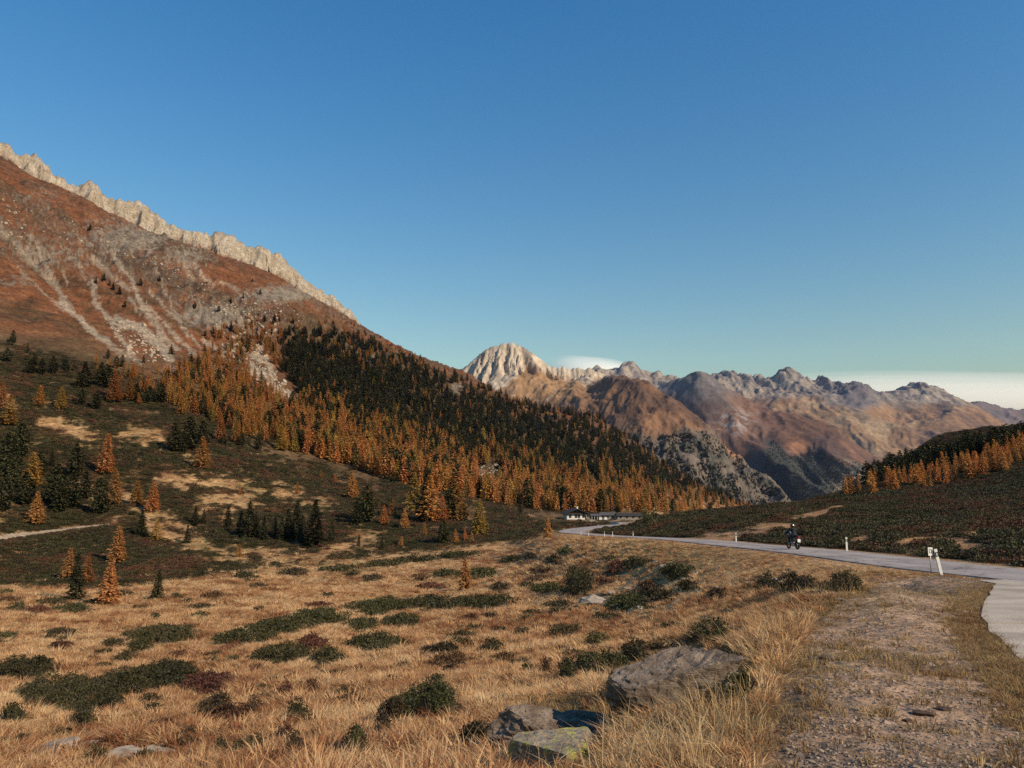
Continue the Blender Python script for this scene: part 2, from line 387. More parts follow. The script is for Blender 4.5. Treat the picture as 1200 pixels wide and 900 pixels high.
# heath slope on the far side of the meadow, clearings of pale grass in it
hs = sst(-2, 10, line_y(FOOT, P_) - Q_) * sst(-30, 12, Q_ - line_y(HTOP, P_) + 26 * n2) * (Yf > 120) * (P_ < 760)
hcol = cmix(cmix(np.tile(np.array(HEATH), (len(Xf), 1)), HEATHB, sst(-.05, .3, n2 + .5 * n1)), HEATHG, sst(.05, .35, n1))
CLEAR = [((60,495),(90,505),(110,515),(85,500)),((155,508),(185,513)),((90,570),(110,580)),((140,575),(165,595),(190,625),(230,640),(262,650)),((235,590),(300,580),(270,600)),((200,610),(250,645),(290,655)),
         ((310,650),(360,652),(420,640)),((420,625),(440,635)),((650,600),(610,590),(560,575)),((440,565),(400,540),(360,525)),((300,520),(340,535)),((0,610),(0,610)),((0,462),(12,475)),((200,560),(290,570)),((330,580),(380,590)),((480,590),(560,600))]
clr = np.zeros(len(Xf))
for c in CLEAR:
    d, _ = poly_dist(P_, Q_ * 1.0, [(a, b) for a, b in c]); clr = np.maximum(clr, .9 * sst(13, 2, d + 20 * n5 + 15 * n1 + 8 * n3))
clr = np.maximum(clr, sst(.26, .46, n5 + .35 * n2) * .6)
hsm = hs * (1 - clr)
C = C * (1 - hsm[:, None]) + hcol * hsm[:, None]
# right hill
rh = (Xf > rX.ravel()) * sst(RHW + .8, RHW + 3.5, rd.ravel() + 1.2 * n3) * (Yf < 900)
CLR2 = [((808,638),(850,632),(890,622),(940,610),(985,594)),((1055,642),(1100,636),(1148,628)),((1060,646),(1100,643),(1150,640)),((1070,638),(1145,631)),((1000,636),(1015,632)),((1180,652),(1200,650)),((860,628),(830,632))]
clr2 = np.zeros(len(Xf))
for c in CLR2:
    d, _ = poly_dist(P_, Q_, c); clr2 = np.maximum(clr2, sst(10, 3, d + 11 * n5 + 7 * n1))
clr2 = np.maximum(clr2, sst(.40, .55, n5 + .3 * n2) * .55)
rhm = rh * (1 - clr2)
C = cmix(C, (.33,.18,.085), rh * clr2)
C = C * (1 - rhm[:, None]) + hcol * rhm[:, None]
# mountain face
mtf = mt.ravel(); cragf = crag.ravel(); crestf = crestm.ravel()
g = cmix(np.tile(np.array(REDG), (len(Xf), 1)), BROWN, sst(-.1, .3, n4 + .4 * n2))
g = cmix(g, HEATHG, sst(.0, .35, n2) * sst(330, 420, Q_) * .6)
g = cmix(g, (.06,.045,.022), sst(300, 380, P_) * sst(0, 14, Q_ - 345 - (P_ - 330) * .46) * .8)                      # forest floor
C = C * (1 - mtf[:, None]) + g * mtf[:, None]
rtex = fbm(Xf / 7, Yf / 9 + Zf / 12, 4, 71)
fine = fbm(Xf / 16, Yf / 16 + Zf / 9, 5, 77)
C = cmix(C, (.055,.042,.022), mtf * sst(.08, .40, fine) * .75)
C = cmix(C, (.21,.11,.055), mtf * sst(.08, .40, -fine) * .5)
wood = sst(300, 370, P_) * sst(0, 12, Q_ - 340 - (P_ - 330) * .46)
cragf = cragf * (1 - .8 * wood)
C = cmix(C, ROCK, cragf * sst(-.1, .2, rtex) * .8)
C = cmix(C, (.075,.06,.048), cragf * sst(.05, .35, -rtex) * .6)
SCR = [([(2,272),(30,300),(60,330),(88,368),(118,395),(150,424)],5,.8),([(35,275),(48,300),(62,325),(72,345)],3,.8),([(70,350),(95,375),(130,408),(165,425)],5,1),
       ([(108,300),(125,318),(150,340)],4,.8),([(130,300),(150,320),(165,355),(190,395),(210,410)],3.5,.9),([(135,375),(165,385),(195,410),(200,420)],9,1),([(110,330),(112,355),(130,380),(160,420)],4,.9),
       ([(168,355),(200,385),(225,415)],3,.9),([(182,318),(200,355),(220,395)],2.5,.7),([(160,350),(185,380),(200,400)],4,.8),([(213,300),(235,320),(250,335)],3,.8),
       ([(262,408),(290,425),(320,452),(345,470)],8,1),([(240,400),(265,418),(290,440)],4,.8),([(300,395),(315,425),(320,445)],6,.9),([(290,410),(305,420)],6,1),([(262,330),(290,352)],3,.6),
       ([(195,430),(215,438)],5,.7),([(0,262),(15,280),(40,300)],3,.6),([(210,305),(225,330)],4,.5),([(0,395),(25,403)],4,.5),([(60,300),(75,318),(80,335)],2,.7),([(150,350),(172,372),(188,388)],2.2,.8),([(175,340),(205,372),(235,408)],2,.8),([(225,345),(245,372),(262,392)],2,.7),([(20,310),(50,345),(75,362)],2,.6),([(85,300),(100,325),(118,350)],2,.6),([(205,395),(235,420),(262,440)],2.5,.7),([(270,372),(292,388)],3,.7)]
warp_x = 5 * fbm(P_ / 22, Q_ / 22, 3, 73); warp_y = 5 * fbm(P_ / 22, Q_ / 22, 3, 75)
scm = np.zeros(len(Xf))
for pl, w, k in SCR:
    d, _ = poly_dist(P_ + warp_x, Q_ + warp_y, pl); scm = np.maximum(scm, sst(w * .85, w * .45, d + 2.6 * rtex + 2.4 * n3) * k)
C = cmix(C, SCREE, scm * mtf * .85)
# rock patches scattered on the face
RP = [(330,345,60,14,.8),(250,370,60,18,.8),(60,300,70,25,.5),(150,280,80,28,.7),(220,300,50,20,.6),(20,330,30,10,.5),(430,415,25,10,.6),(535,455,14,10,.6),(350,425,14,8,.8),(570,560,16,14,.6),(575,515,10,6,.7),(40,235,90,26,.38),(130,262,60,18,.45),(210,292,50,16,.5),(300,335,40,8,.4)]
rp = np.zeros(len(Xf))
for a, b, w, h, k in RP: rp = np.maximum(rp, k * np.exp(-((P_ - a) / w) ** 2 - ((Q_ - b) / h) ** 2))
C = cmix(C, (.185,.15,.112), sst(.38, .66, rp + .6 * rtex) * mtf)
# pale crest
cr2 = crestf
C = C * (1 - cr2[:, None]) + cmix(np.tile(np.array(PALE), (len(Xf), 1)), (.36,.31,.25), sst(0, .35, rtex + .5 * n3)) * cr2[:, None]
# layby: gravel between patches of worn grass
lay = layby.ravel() * 1.0
ln = fbm(Xf / .9, Yf / 1.1, 4, 81); ln2 = fbm(Xf / 2.6, Yf / 3.0, 3, 83)
core = np.exp(-((P_ - 1080) / 130) ** 2) * sst(690, 740, Q_) + .25
C = cmix(C, (.27,.18,.11), lay * .8)
C = cmix(C, GRAVEL, lay * sst(-.45, .25, ln2 + .6 * ln + .9 * (core - .5)))
C = cmix(C, (.17,.10,.055), lay * sst(.16, .4, -ln2 + .3 * ln) * .7)
# gravel shoulders
sh = sst(RHW + 1.5, RHW + .2, rd.ravel() + .6 * n3) * (Yf < 240)
C = cmix(C, GRAVEL, sh * .75)
# yard by the house, path across the slope
for X, Y, R, Z in PADS[2:]:
    C = cmix(C, (.36,.32,.27), sst(R + 3, R - 4, np.hypot(Xf - X, (Yf - Y) * 1.6) + 3 * n1))
COVER = dict(hsm=hsm, rhm=rhm, mt=mtf, lay=lay, scm=scm)
def grid_faces(nl, ns):
    a = (np.arange(nl - 1)[:, None] * ns + np.arange(ns - 1)[None]).ravel()
    return np.stack([a, a + 1, a + ns + 1, a + ns], 1)
M_ground = land_mat('ground_cover', [(.35,.62,1.38,(1,1,.6)), (3.0,.72,1.3,(1,1,.3)), (.07,.75,1.25,(1,1,1)), (14,.75,1.25,(1,1,1))], [(.25,.9),(3,.06),(22,.012)])
gnd = link('ground', new_mesh('ground', np.stack([Xf, Yf, Zf], 1), grid_faces(NL, NS), [M_ground], True, cols=np.clip(C, .005, .9)))
tag(gnd, 'dry tan meadow, heath slopes and red brown mountainside in one sheet', kind='structure')

# ================================================================== road and the concrete apron beside it
def road_surface():
    """asphalt worn pale in the wheel tracks, patched and cracked, its edges crumbling"""
    t = np.gradient(ROADF[:, :2], axis=0); t /= np.linalg.norm(t, axis=1)[:, None]
    offs = np.array([-2.52, -2.5, -2.3, -2.0, -1.7, -1.4, -1.1, -.8, -.5, -.2, .2, .5, .8, 1.1, 1.4, 1.7, 2.0, 2.3, 2.5, 2.52]); k = len(offs); n = len(ROADF)
    L = np.concatenate([[0], np.cumsum(np.hypot(*np.diff(ROADF[:, :2], axis=0).T))]); O, S = np.meshgrid(offs, L)
    jit = (.07 * fbm(S / .9, S * 0 + np.sign(O) * 7, 3, 121) + .05 * noise(S / 4, S * 0 + np.sign(O), 122)) * (np.abs(O) > 2.4)
    OO = O + np.sign(O) * jit; OO = OO * (half_width(ROADF[:, 1:2]) / RHW); X = ROADF[:, 0:1] + t[:, 1:2] * OO; Y = ROADF[:, 1:2] - t[:, 0:1] * OO
    Z = ROADF[:, 2:3] + .012 + .05 * (1 - (O / 2.5) ** 2) - .10 * (np.abs(O) > 2.51)
    base = np.array((.36, .302, .268)); w = 1 + .09 * np.exp(-((np.abs(O) - 1.15) / .35) ** 2) - .10 * np.exp(-(O / .5) ** 2) - .12 * sst(2.0, 2.5, np.abs(O))
    w *= 1 + .14 * fbm(X / 5, Y / 9, 4, 124); patch = sst(.22, .26, noise(np.floor(S / 3.1) * 3.7, np.floor((O + 2.5) / 2.5) * 5.3 + 1, 126)); w *= 1 - .16 * patch
    C_ = (base[None] * w.ravel()[:, None]) * np.array((1, 1, 1))
    m = land_mat('asphalt', [(1.2,.90,1.10,(1,1,1)), (16,.82,1.18,(1,1,1))], [(30,.006)], .82)
    nn, ll = m.node_tree.nodes, m.node_tree.links; geo = nn.new('ShaderNodeNewGeometry'); vo = nn.new('ShaderNodeTexVoronoi'); vo.feature = 'DISTANCE_TO_EDGE'; vo.inputs['Scale'].default_value = .32
    nz_ = nn.new('ShaderNodeTexNoise'); nz_.inputs['Scale'].default_value = 1.6; ll.new(geo.outputs['Position'], nz_.inputs['Vector'])
    ad = nn.new('ShaderNodeVectorMath'); ad.operation = 'MULTIPLY_ADD'; ad.inputs[1].default_value = (1.6, 1.6, 0); ll.new(nz_.outputs['Color'], ad.inputs[0]); ll.new(geo.outputs['Position'], ad.inputs[2]); ll.new(ad.outputs[0], vo.inputs['Vector'])
    mr = nn.new('ShaderNodeMapRange'); mr.inputs['From Min'].default_value = .006; mr.inputs['From Max'].default_value = .022; mr.inputs['To Min'].default_value = .45; mr.inputs['To Max'].default_value = 1; ll.new(vo.outputs['Distance'], mr.inputs['Value'])
    b = nn['Principled BSDF']; old = b.inputs['Base Color'].links[0].from_socket; vm = nn.new('ShaderNodeVectorMath'); vm.operation = 'SCALE'; ll.new(old, vm.inputs[0]); ll.new(mr.outputs[0], vm.inputs['Scale']); ll.new(vm.outputs[0], b.inputs['Base Color'])
    return link('road', new_mesh('road', np.stack([X.ravel(), Y.ravel(), Z.ravel()], 1), grid_faces(n, k)[:, ::-1].copy(), [m], False, cols=C_))
ROADF = catmull(ROAD, 60)
rd_o = road_surface()
tag(rd_o, 'pale grey asphalt mountain road running down the valley', kind='structure')

def draped(name, pixels, width, m, label, lift=.03, ymin=0, n=10):
    pts = [hit(a, b, ymin) for a, b in pixels]; pts = catmull(np.array([tuple(q) for q in pts if q is not None]), n)
    t = np.gradient(pts[:, :2], axis=0); t /= np.linalg.norm(t, axis=1)[:, None] + 1e-9; V = []
    for i in range(len(pts)):
        for o in (-1, -.5, 0, .5, 1):
            w = width * .5 * o * (1 + .25 * math.sin(i * 1.7 + o * 2)); x = pts[i, 0] + t[i, 1] * w; y = pts[i, 1] - t[i, 0] * w
            V.append((x, y, float(gz(x, y)) + lift))
    return tag(link(name, new_mesh(name, V, grid_faces(len(pts), 5)[:, ::-1].copy(), [m], True)), label, kind='structure')
M_track = mat('pale_track_gravel', (.33,.245,.165), .95, .3, .8, .3, 9)
draped('path', [(-60,640),(-20,634),(0,630),(15,628),(30,626),(50,624),(70,621.5),(85,619.5),(100,617.5),(115,616),(128,614.5)], 1.7, M_track, 'pale narrow footpath crossing the dark heath slope', .12, 150)
draped('path', [(338,600.5),(350,600),(365,599.5),(380,599.5),(402,599)], 1.2, M_track, 'pale footpath line beyond the spruces', .15, 200)
draped('house_track', [(700,615),(697,612),(692,609),(686,606.5)], 3.2, M_track, 'pale gravel drive from the road to the inn', .1, 250)
# ================================================================== far mountains
def mountain(name, pts, s0, s1, y0, y1, ns, nl, relief, colour, m, label, ks=4.0, lam=1e-4):
    R = RBF(pts, lam, ks); sa = np.linspace(s0, s1, ns); la = np.linspace(np.log(y0), np.log(y1), nl)
    e = upsample(R, sa, la, 110, 90); L, S = np.meshgrid(la, sa, indexing='ij'); Y = np.exp(L); X = S * Y
    p, q = unpix(S, e); z = e * Y + CZ
    z = z + relief(X, Y, z, p, q)
    e = (z - CZ) / Y; p, q = unpix(S, e)
    c = colour(X.ravel(), Y.ravel(), z.ravel(), p.ravel(), q.ravel())
    o = link(name, new_mesh(name, np.stack([X.ravel(), Y.ravel(), z.ravel()], 1), grid_faces(nl, ns), [m], True, cols=np.clip(c, .004, .9)))
    tag(o, label, kind='structure')
    def surf(a, b):
        """ground under a pixel of this mountain"""
        s, ee = pix(a, b); s = float(s); ee = float(ee); j = int(np.clip(np.searchsorted(sa, s), 0, ns - 1)); col = e[:, j]; k = np.nonzero(col >= ee)[0]
        if len(k) == 0: return None
        k = k[0]; f = 0 if k == 0 else float(np.clip((ee - col[k - 1]) / (col[k] - col[k - 1] + 1e-9), 0, 1))
        yy = Y[k, j] if k == 0 else Y[k - 1, j] + (Y[k, j] - Y[k - 1, j]) * f
        zz = z[k, j] if k == 0 else z[k - 1, j] + (z[k, j] - z[k - 1, j]) * f
        return Vector((s * yy, yy, zz - 1))
    return surf
M_far = land_mat('far_mountain', [(.012,.75,1.25,(1,1,1)), (.05,.8,1.2,(1,1,1))], [(.02,6),(.08,1.5)])

def behind(crest, fy=.16, dy=45): return [(a, b + dy, c * (1 + fy)) for a, b, c in crest]
# --- grey peak with brown spur
c1 = [(420,470,4300),(480,455,4200),(548,440,4100),(575,430,4100),(598,428,4100),(630,434,4100),(652,440,4000),(690,440,3850),(712,441,3600),(735,443,3400),(760,453,3300),(800,477,3100),(830,503,3000),(870,537,2900),(900,564,2800),(930,595,2700)]
p1 = c1 + behind(c1) + [(480,540,3300),(560,480,3600),(600,450,3750),(640,455,3700),(690,452,3600),(600,560,2700),(660,490,3250),(700,480,3150),(730,490,2950),(700,560,2500),(760,510,2800),(800,545,2600),(800,620,2250),(740,600,2300),(880,600,2500),(880,650,2200),(600,640,2200),(480,640,2300)]
K1 = [(400,490),(500,455),(530,438),(548,427),(556,420),(566,411),(575,406),(584,404),(592,401),(600,401),(608,404),(616,408),(624,413),(634,421),(644,428),(652,431),(660,429),(668,433),(676,430),(684,433),(690,431),(698,434),(706,437),(720,446),(760,480)]
k1s, k1e = pix(*np.array(K1, float).T)
def rel1(X, Y, z, p, q):
    S = X / Y; L = np.log(Y); Yc = 4060.0 - 900 * np.clip(S - .02, 0, 1)
    zs = np.interp(S, k1s, k1e) * Yc + CZ
    dd = Yc - Y
    ribs = ridged((S + .004) * 95 / (1 + np.abs(dd) / 260) + .7 * fbm(S * 30, L * 20, 3, 13), L * 7, 4, 12, .6) - .64
    zw = zs - np.where(dd > 0, .92 * dd, -.9 * dd) + sst(0, 90, np.abs(dd)) * (ribs * 130) + (ridged(X / 26, Y / 500, 3, 15) - .6) * 14
    lowc = sst(485, 520, q) * sst(640, 720, p)
    zr = z + (ridged(X / 300, Y / 700, 5, 14) - .6) * 85 * sst(425, 450, q) + lowc * (ridged(X / 150, Y / 190, 5, 16) - .6) * 60
    return np.maximum(zr, np.where(p < 730, zw, -1e6)) - z
def col1(X, Y, z, p, q):
    a = fbm(X / 160, Y / 160, 5, 17); b = fbm(X / 40, Y / 40, 4, 18); d = fbm(X / 420, Y / 420, 3, 19)
    c = cmix(np.tile(np.array((.195,.105,.058)), (len(X), 1)), (.12,.07,.048), sst(-.15, .3, d + .4 * a))
    c = cmix(c, (.36,.21,.10), np.exp(-((p - 630) / 60) ** 2 - ((q - 452) / 18) ** 2) * .9)
    c = cmix(c, (.36,.32,.27), sst(.05, .3, b + .3 * a) * sst(440, 480, q) * sst(690, 640, p) * .5)
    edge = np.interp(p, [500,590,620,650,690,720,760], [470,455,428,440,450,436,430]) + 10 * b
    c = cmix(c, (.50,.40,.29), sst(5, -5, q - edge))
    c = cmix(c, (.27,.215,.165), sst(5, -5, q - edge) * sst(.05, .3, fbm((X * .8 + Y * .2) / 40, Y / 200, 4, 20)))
    low = sst(-8, 8, q - np.interp(p, [500,660,720,760,830,900], [520,505,500,512,500,545]) + 16 * a)
    c = cmix(c, (.13,.112,.09), low * .8); c = cmix(c, (.055,.058,.045), low * sst(-.05, .25, b + .6 * a) * .9)
    c = cmix(c, (.30,.15,.08), low * sst(.18, .4, d + .5 * a) * sst(560, 520, q))
    return c
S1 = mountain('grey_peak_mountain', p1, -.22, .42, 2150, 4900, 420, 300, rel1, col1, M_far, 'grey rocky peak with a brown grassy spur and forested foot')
# --- brown pyramid and its long ridge
c2 = [(660,490,6200),(740,462,6000),(785,446,5800),(805,442,5600),(823,436,5500),(842,449,5500),(870,466,5400),(900,481,5300),(930,491,5200),(960,498,5000),(1000,516,4800),(1040,536,4600),(1080,562,4500),(1130,600,4400)]
p2 = c2 + behind(c2) + [(760,530,5000),(790,480,5300),(823,480,5000),(840,520,4600),(870,500,4900),(900,520,4550),(900,560,4150),(950,545,4250),(950,600,3700),(1000,560,4100),(1040,590,3900),(880,610,3700),(900,660,3300),(760,620,3900),(1100,640,3800)]
def rel2(X, Y, z, p, q):
    return (ridged(X / 460 + .6 * fbm(X / 900, Y / 900, 2, 25), Y / 1500, 5, 22, .42) - .62) * 150 * sst(432, 485, q) + sst(470, 440, q) * (ridged(X / 190, Y / 500, 3, 24) - .62) * 45
def col2(X, Y, z, p, q):
    a = fbm(X / 260, Y / 260, 5, 27); b = fbm(X / 60, Y / 60, 4, 28); d = fbm(X / 700, Y / 700, 3, 29)
    c = cmix(np.tile(np.array((.165,.088,.056)), (len(X), 1)), (.095,.062,.052), sst(-.15, .3, d + .4 * a))
    c = cmix(c, (.15,.13,.12), sst(485, 455, q + 14 * a) * sst(880, 840, p))
    c = cmix(c, (.30,.27,.25), np.exp(-((p - 862) / 22) ** 2 - ((q - 494) / 14) ** 2) * sst(-.1, .2, b))
    c = cmix(c, (.36,.17,.085), np.exp(-((p - 938) / 18) ** 2 - ((q - 523) / 9) ** 2))
    low = sst(-6, 6, q - np.interp(p, [780,860,905,925,960,1000,1040,1100], [580,545,518,535,530,545,555,580]) + 14 * a)
    c = cmix(c, (.05,.055,.045), low * .92)
    c = cmix(c, (.28,.21,.14), low * sst(.1, .3, b + a) * sst(960, 1000, p))
    return c
S2 = mountain('brown_pyramid_mountain', p2, .0, .66, 3100, 6600, 400, 240, rel2, col2, M_far, 'brown pyramid mountain with a long ridge above dark forest')
# --- high plateau range behind
c3 = [(640,455,9300),(700,440,9200),(735,428,9200),(752,436,9200),(772,440,9100),(790,447,9000),(820,450,8800),(850,438,8600),(880,443,8600),(915,438,8500),(937,438,8500),(960,447,8400),(980,454,8200),(1005,446,8000),(1025,457,8000),(1042,464,8400),(1060,459,8700),(1095,456,8700),(1120,469,8600),(1150,486,8400),(1185,503,8200),(1260,530,8200)]
p3 = c3 + behind(c3) + [(760,500,7400),(850,475,7600),(900,470,7500),(950,480,7000),(1000,480,7000),(1000,505,6200),(1050,480,7300),(1050,500,6500),(1100,485,7300),(1100,520,6000),(1150,510,6600),(900,540,5600),(1000,550,5500),(1100,570,5300),(1200,560,5700)]
def rel3(X, Y, z, p, q):
    rk = sst(478, 445, q)
    return rk * (ridged(X / 420 + .5 * fbm(X / 900, Y / 900, 2, 33), Y / 1300, 5, 32, .55) - .64) * 220 + (ridged(X / 700 + .5 * fbm(X / 1500, Y / 1500, 2, 35), Y / 1800, 5, 34, .55) - .6) * 160
def col3(X, Y, z, p, q):
    a = fbm(X / 420, Y / 420, 5, 37); b = fbm(X / 90, Y / 110, 4, 38); d = fbm(X / 1100, Y / 1100, 3, 39)
    c = cmix(np.tile(np.array((.25,.145,.08)), (len(X), 1)), (.14,.088,.066), sst(-.1, .3, d + .4 * a))
    c = cmix(c, (.33,.24,.145), sst(.1, .4, -d + .3 * a) * .7)
    rk = sst(6, -8, q - np.interp(p, [690,800,900,960,1005,1040,1100,1160], [470,470,462,468,485,470,478,470]) + 16 * a)
    c = cmix(c, (.30,.25,.195), rk * .9); c = cmix(c, (.13,.115,.115), rk * sst(.0, .25, b + .4 * a) * .8)
    c = cmix(c, (.12,.105,.11), rk * np.exp(-((p - 1005) / 28) ** 2))
    c = cmix(c, (.055,.055,.05), sst(530, 545, q + 10 * a) * .8)
    return c
S3 = mountain('plateau_range_mountain', p3, .03, .76, 5200, 10300, 420, 200, rel3, col3, M_far, 'high range of rocky tops over a wide orange grass plateau')
# --- farthest blue range
c4 = [(1040,500,17000),(1100,484,16500),(1130,478,16500),(1150,473,16500),(1165,478,16500),(1182,483,16500),(1200,481,16500),(1230,474,16500),(1280,480,16500)]
p4 = c4 + behind(c4, .1, 30) + [(1100,520,13500),(1200,520,13500),(1280,520,13500),(1040,530,13500)]
S4 = mountain('blue_distant_mountain', p4, .45, .80, 13400, 18300, 160, 60, lambda X, Y, z, p, q: (ridged(X / 700, Y / 900, 4, 44) - .6) * 160,
              lambda X, Y, z, p, q: cmix(np.tile(np.array((.16,.11,.085)), (len(X), 1)), (.09,.08,.07), sst(0, .3, fbm(X / 500, Y / 500, 4, 45))), M_far, 'farthest range on the horizon, faded blue')

# ================================================================== lens shaped clouds standing behind the range
def cloud_mat():
    """white scattering sheet that thins out to nothing towards the rim of the lens (in the cloud's own coordinates)"""
    m = bpy.data.materials.new('cloud_white'); m.use_nodes = True; n, l = m.node_tree.nodes, m.node_tree.links
    n.clear(); out = n.new('ShaderNodeOutputMaterial'); tc = n.new('ShaderNodeTexCoord')
    nt = n.new('ShaderNodeTexNoise'); nt.inputs['Scale'].default_value = 2.2; nt.inputs['Detail'].default_value = 5
    mp = n.new('ShaderNodeMapping'); mp.inputs['Scale'].default_value = (1, 1, 3.5); l.new(tc.outputs['Object'], mp.inputs[0]); l.new(mp.outputs[0], nt.inputs['Vector'])
    sp = n.new('ShaderNodeSeparateXYZ'); l.new(tc.outputs['Object'], sp.inputs[0])
    def M(op, a, b=None):
        q = n.new('ShaderNodeMath'); q.operation = op
        for i, v in enumerate((a, b)):
            if v is None: continue
            if isinstance(v, (int, float)): q.inputs[i].default_value = v
            else: l.new(v, q.inputs[i])
        return q.outputs[0]
    r2 = M('ADD', M('MULTIPLY', sp.outputs[0], sp.outputs[0]), M('MULTIPLY', sp.outputs[2], sp.outputs[2]))
    d = M('ADD', r2, M('MULTIPLY', M('SUBTRACT', nt.outputs['Fac'], .5), .35))
    mr = n.new('ShaderNodeMapRange'); mr.interpolation_type = 'SMOOTHSTEP'; mr.inputs['From Min'].default_value = .05; mr.inputs['From Max'].default_value = .97; mr.inputs['To Min'].default_value = .66; mr.inputs['To Max'].default_value = 0
    l.new(d, mr.inputs['Value'])
    df = n.new('ShaderNodeBsdfDiffuse'); df.inputs['Color'].default_value = (1, .95, .86, 1)
    tl = n.new('ShaderNodeBsdfTranslucent'); tl.inputs['Color'].default_value = (1, .95, .86, 1); mx0 = n.new('ShaderNodeMixShader'); mx0.inputs[0].default_value = .12; l.new(df.outputs[0], mx0.inputs[1]); l.new(tl.outputs[0], mx0.inputs[2])
    tr = n.new('ShaderNodeBsdfTransparent'); mx = n.new('ShaderNodeMixShader'); l.new(mr.outputs[0], mx.inputs[0]); l.new(tr.outputs[0], mx.inputs[1]); l.new(mx0.outputs[0], mx.inputs[2]); l.new(mx.outputs[0], out.inputs['Surface'])
    return m
M_cloud = cloud_mat()
def lens(name, cx, cy, cz, rx, ry, rz, label, bend=0.0):
    bm = bmesh.new(); bmesh.ops.create_uvsphere(bm, u_segments=64, v_segments=20, radius=1)
    for v in bm.verts:
        v.co.z *= .55 if v.co.z < 0 else 1
        v.co.z += bend * v.co.x * v.co.x + .06 * math.sin(v.co.x * 5 + 1) * math.sin(v.co.y * 3)
    me = bpy.data.meshes.new(name); bm.to_mesh(me); bm.free(); me.materials.append(M_cloud)
    for p_ in me.polygons: p_.use_smooth = True
    return tag(link(name, me, loc=(cx, cy, cz), scale=(rx, ry, rz)), label, 'cloud')
# ================================================================== trees
M_bark = mat('bark', (.075,.055,.042), .95, .25, 6, .4, 14)
M_larO = mat('larch_needles_orange', (.62,.295,.095), .85, .22, 1.2, trans=.25, rand=.18, hue=.012)
M_larY = mat('larch_needles_yellow', (.52,.31,.08), .85, .22, 1.2, trans=.25, rand=.22, hue=.018)
M_larG = mat('larch_needles_fading', (.27,.19,.055), .85, .22, 1.2, trans=.25, rand=.25, hue=.03)
M_pine = mat('pine_needles', (.058,.056,.021), .85, .3, 1.0, trans=.06, rand=.3, hue=.02)
M_sprc = mat('spruce_needles', (.048,.048,.019), .85, .3, 1.0, trans=.06, rand=.3, hue=.02)

def cone_trunk(V, Fc, r0, h, seg=6, bend=0.0, top=.12):
    b = len(V); n = 5
    for i in range(n):
        t = i / (n - 1); r = r0 * (1 - t * (1 - top))
        for k in range(seg):
            a = 2 * math.pi * k / seg; V.append((math.cos(a) * r + bend * t * t, math.sin(a) * r, h * t - (.06 if i == 0 else 0)))
    for i in range(n - 1):
        for k in range(seg):
            Fc.append((b + i * seg + k, b + i * seg + (k + 1) % seg, b + (i + 1) * seg + (k + 1) % seg, b + (i + 1) * seg + k))
def limb(V, Fc, p, q, r):
    b = len(V); d = (Vector(q) - Vector(p)); u = d.orthogonal().normalized(); w = d.normalized().cross(u)
    for c, rr in ((p, r), (q, r * .35)):
        for k in range(3):
            a = 2 * math.pi * k / 3; V.append(tuple(Vector(c) + (u * math.cos(a) + w * math.sin(a)) * rr))
    for k in range(3): Fc.append((b + k, b + (k + 1) % 3, b + 3 + (k + 1) % 3, b + 3 + k))
def tuftq(V, Fc, c, out, s, rnd, flat=.35):
    """one spray of needles: two crossed slim leaves"""
    a = rnd.uniform(0, 6.283); d = Vector((math.cos(a) * .6 + out[0], math.sin(a) * .6 + out[1], rnd.uniform(-flat, flat))); d.normalize()
    w = d.cross(Vector((rnd.uniform(-.4, .4), rnd.uniform(-.4, .4), 1))).normalized()
    b = len(V); c = Vector(c); l = s * rnd.uniform(.8, 1.5); k = s * rnd.uniform(.28, .5)
    V += [tuple(c - d * l * .5), tuple(c + w * k + Vector((0, 0, k * .3))), tuple(c + d * l * .65 + Vector((0, 0, -k * .5))), tuple(c - w * k)]
    Fc.append((b, b + 1, b + 2, b + 3))
def conifer(seed, kind, whorls, per, sprays, size):
    """unit-height conifer: (trunk V, F), (crown V, F)"""
    rnd = random.Random(seed); TV, TF, CV, CF = [], [], [], []
    cone_trunk(TV, TF, .016 if kind == 'larch' else .02, .97, 6, rnd.uniform(-.012, .012))
    z0 = {'larch': .10, 'spruce': .05, 'pine': .06}[kind]
    rm = {'larch': .175, 'spruce': .19, 'pine': .215}[kind] * rnd.uniform(.9, 1.1)
    lop = [rnd.uniform(.78, 1.18) for _ in range(8)]
    for i in range(whorls):
        t = (i + rnd.uniform(0, .6)) / whorls; zz = z0 + (.985 - z0) * t
        if kind == 'larch': R = rm * (1 - t) ** .85 * (1 if t > .08 else .75)
        elif kind == 'spruce': R = rm * (1 - t) ** .95
        else: R = rm * (max(0, math.sin(math.pi * min(1, (.16 + .84 * t)))) ** .75) * (1 - .45 * t)
        R += .012
        n = max(3, int(per * (.45 + .55 * (1 - t)))); a0 = rnd.uniform(0, 6.28)
        for j in range(n):
            a = a0 + 6.2832 * j / n + rnd.uniform(-.45, .45); r = R * rnd.uniform(.62, 1.15) * lop[int((a % 6.2832) / 6.2833 * 8)]
            up = {'larch': .02, 'spruce': -.28, 'pine': .35}[kind] + (.35 * t if kind != 'spruce' else .3 * t)
            ca, sa = math.cos(a), math.sin(a)
            if r > .05 and i % 2 == 0: limb(TV, TF, (0, 0, zz), (ca * r * .8, sa * r * .8, zz + up * r * .8), .004)
            for k in range(sprays):
                f = ((k + rnd.random()) / sprays) ** .6; f = .18 + .84 * f
                sag = -.25 * r * f * f if kind != 'pine' else .0
                c = (ca * r * f + rnd.gauss(0, .010), sa * r * f + rnd.gauss(0, .010), zz + up * r * f + sag + rnd.gauss(0, .011))
                tuftq(CV, CF, c, (ca, sa), size * (1.15 - .45 * t) * rnd.uniform(.75, 1.2), rnd, .30 if kind != 'pine' else .8)
    return (TV, TF), (CV, CF)
HI = {}
LO = {}
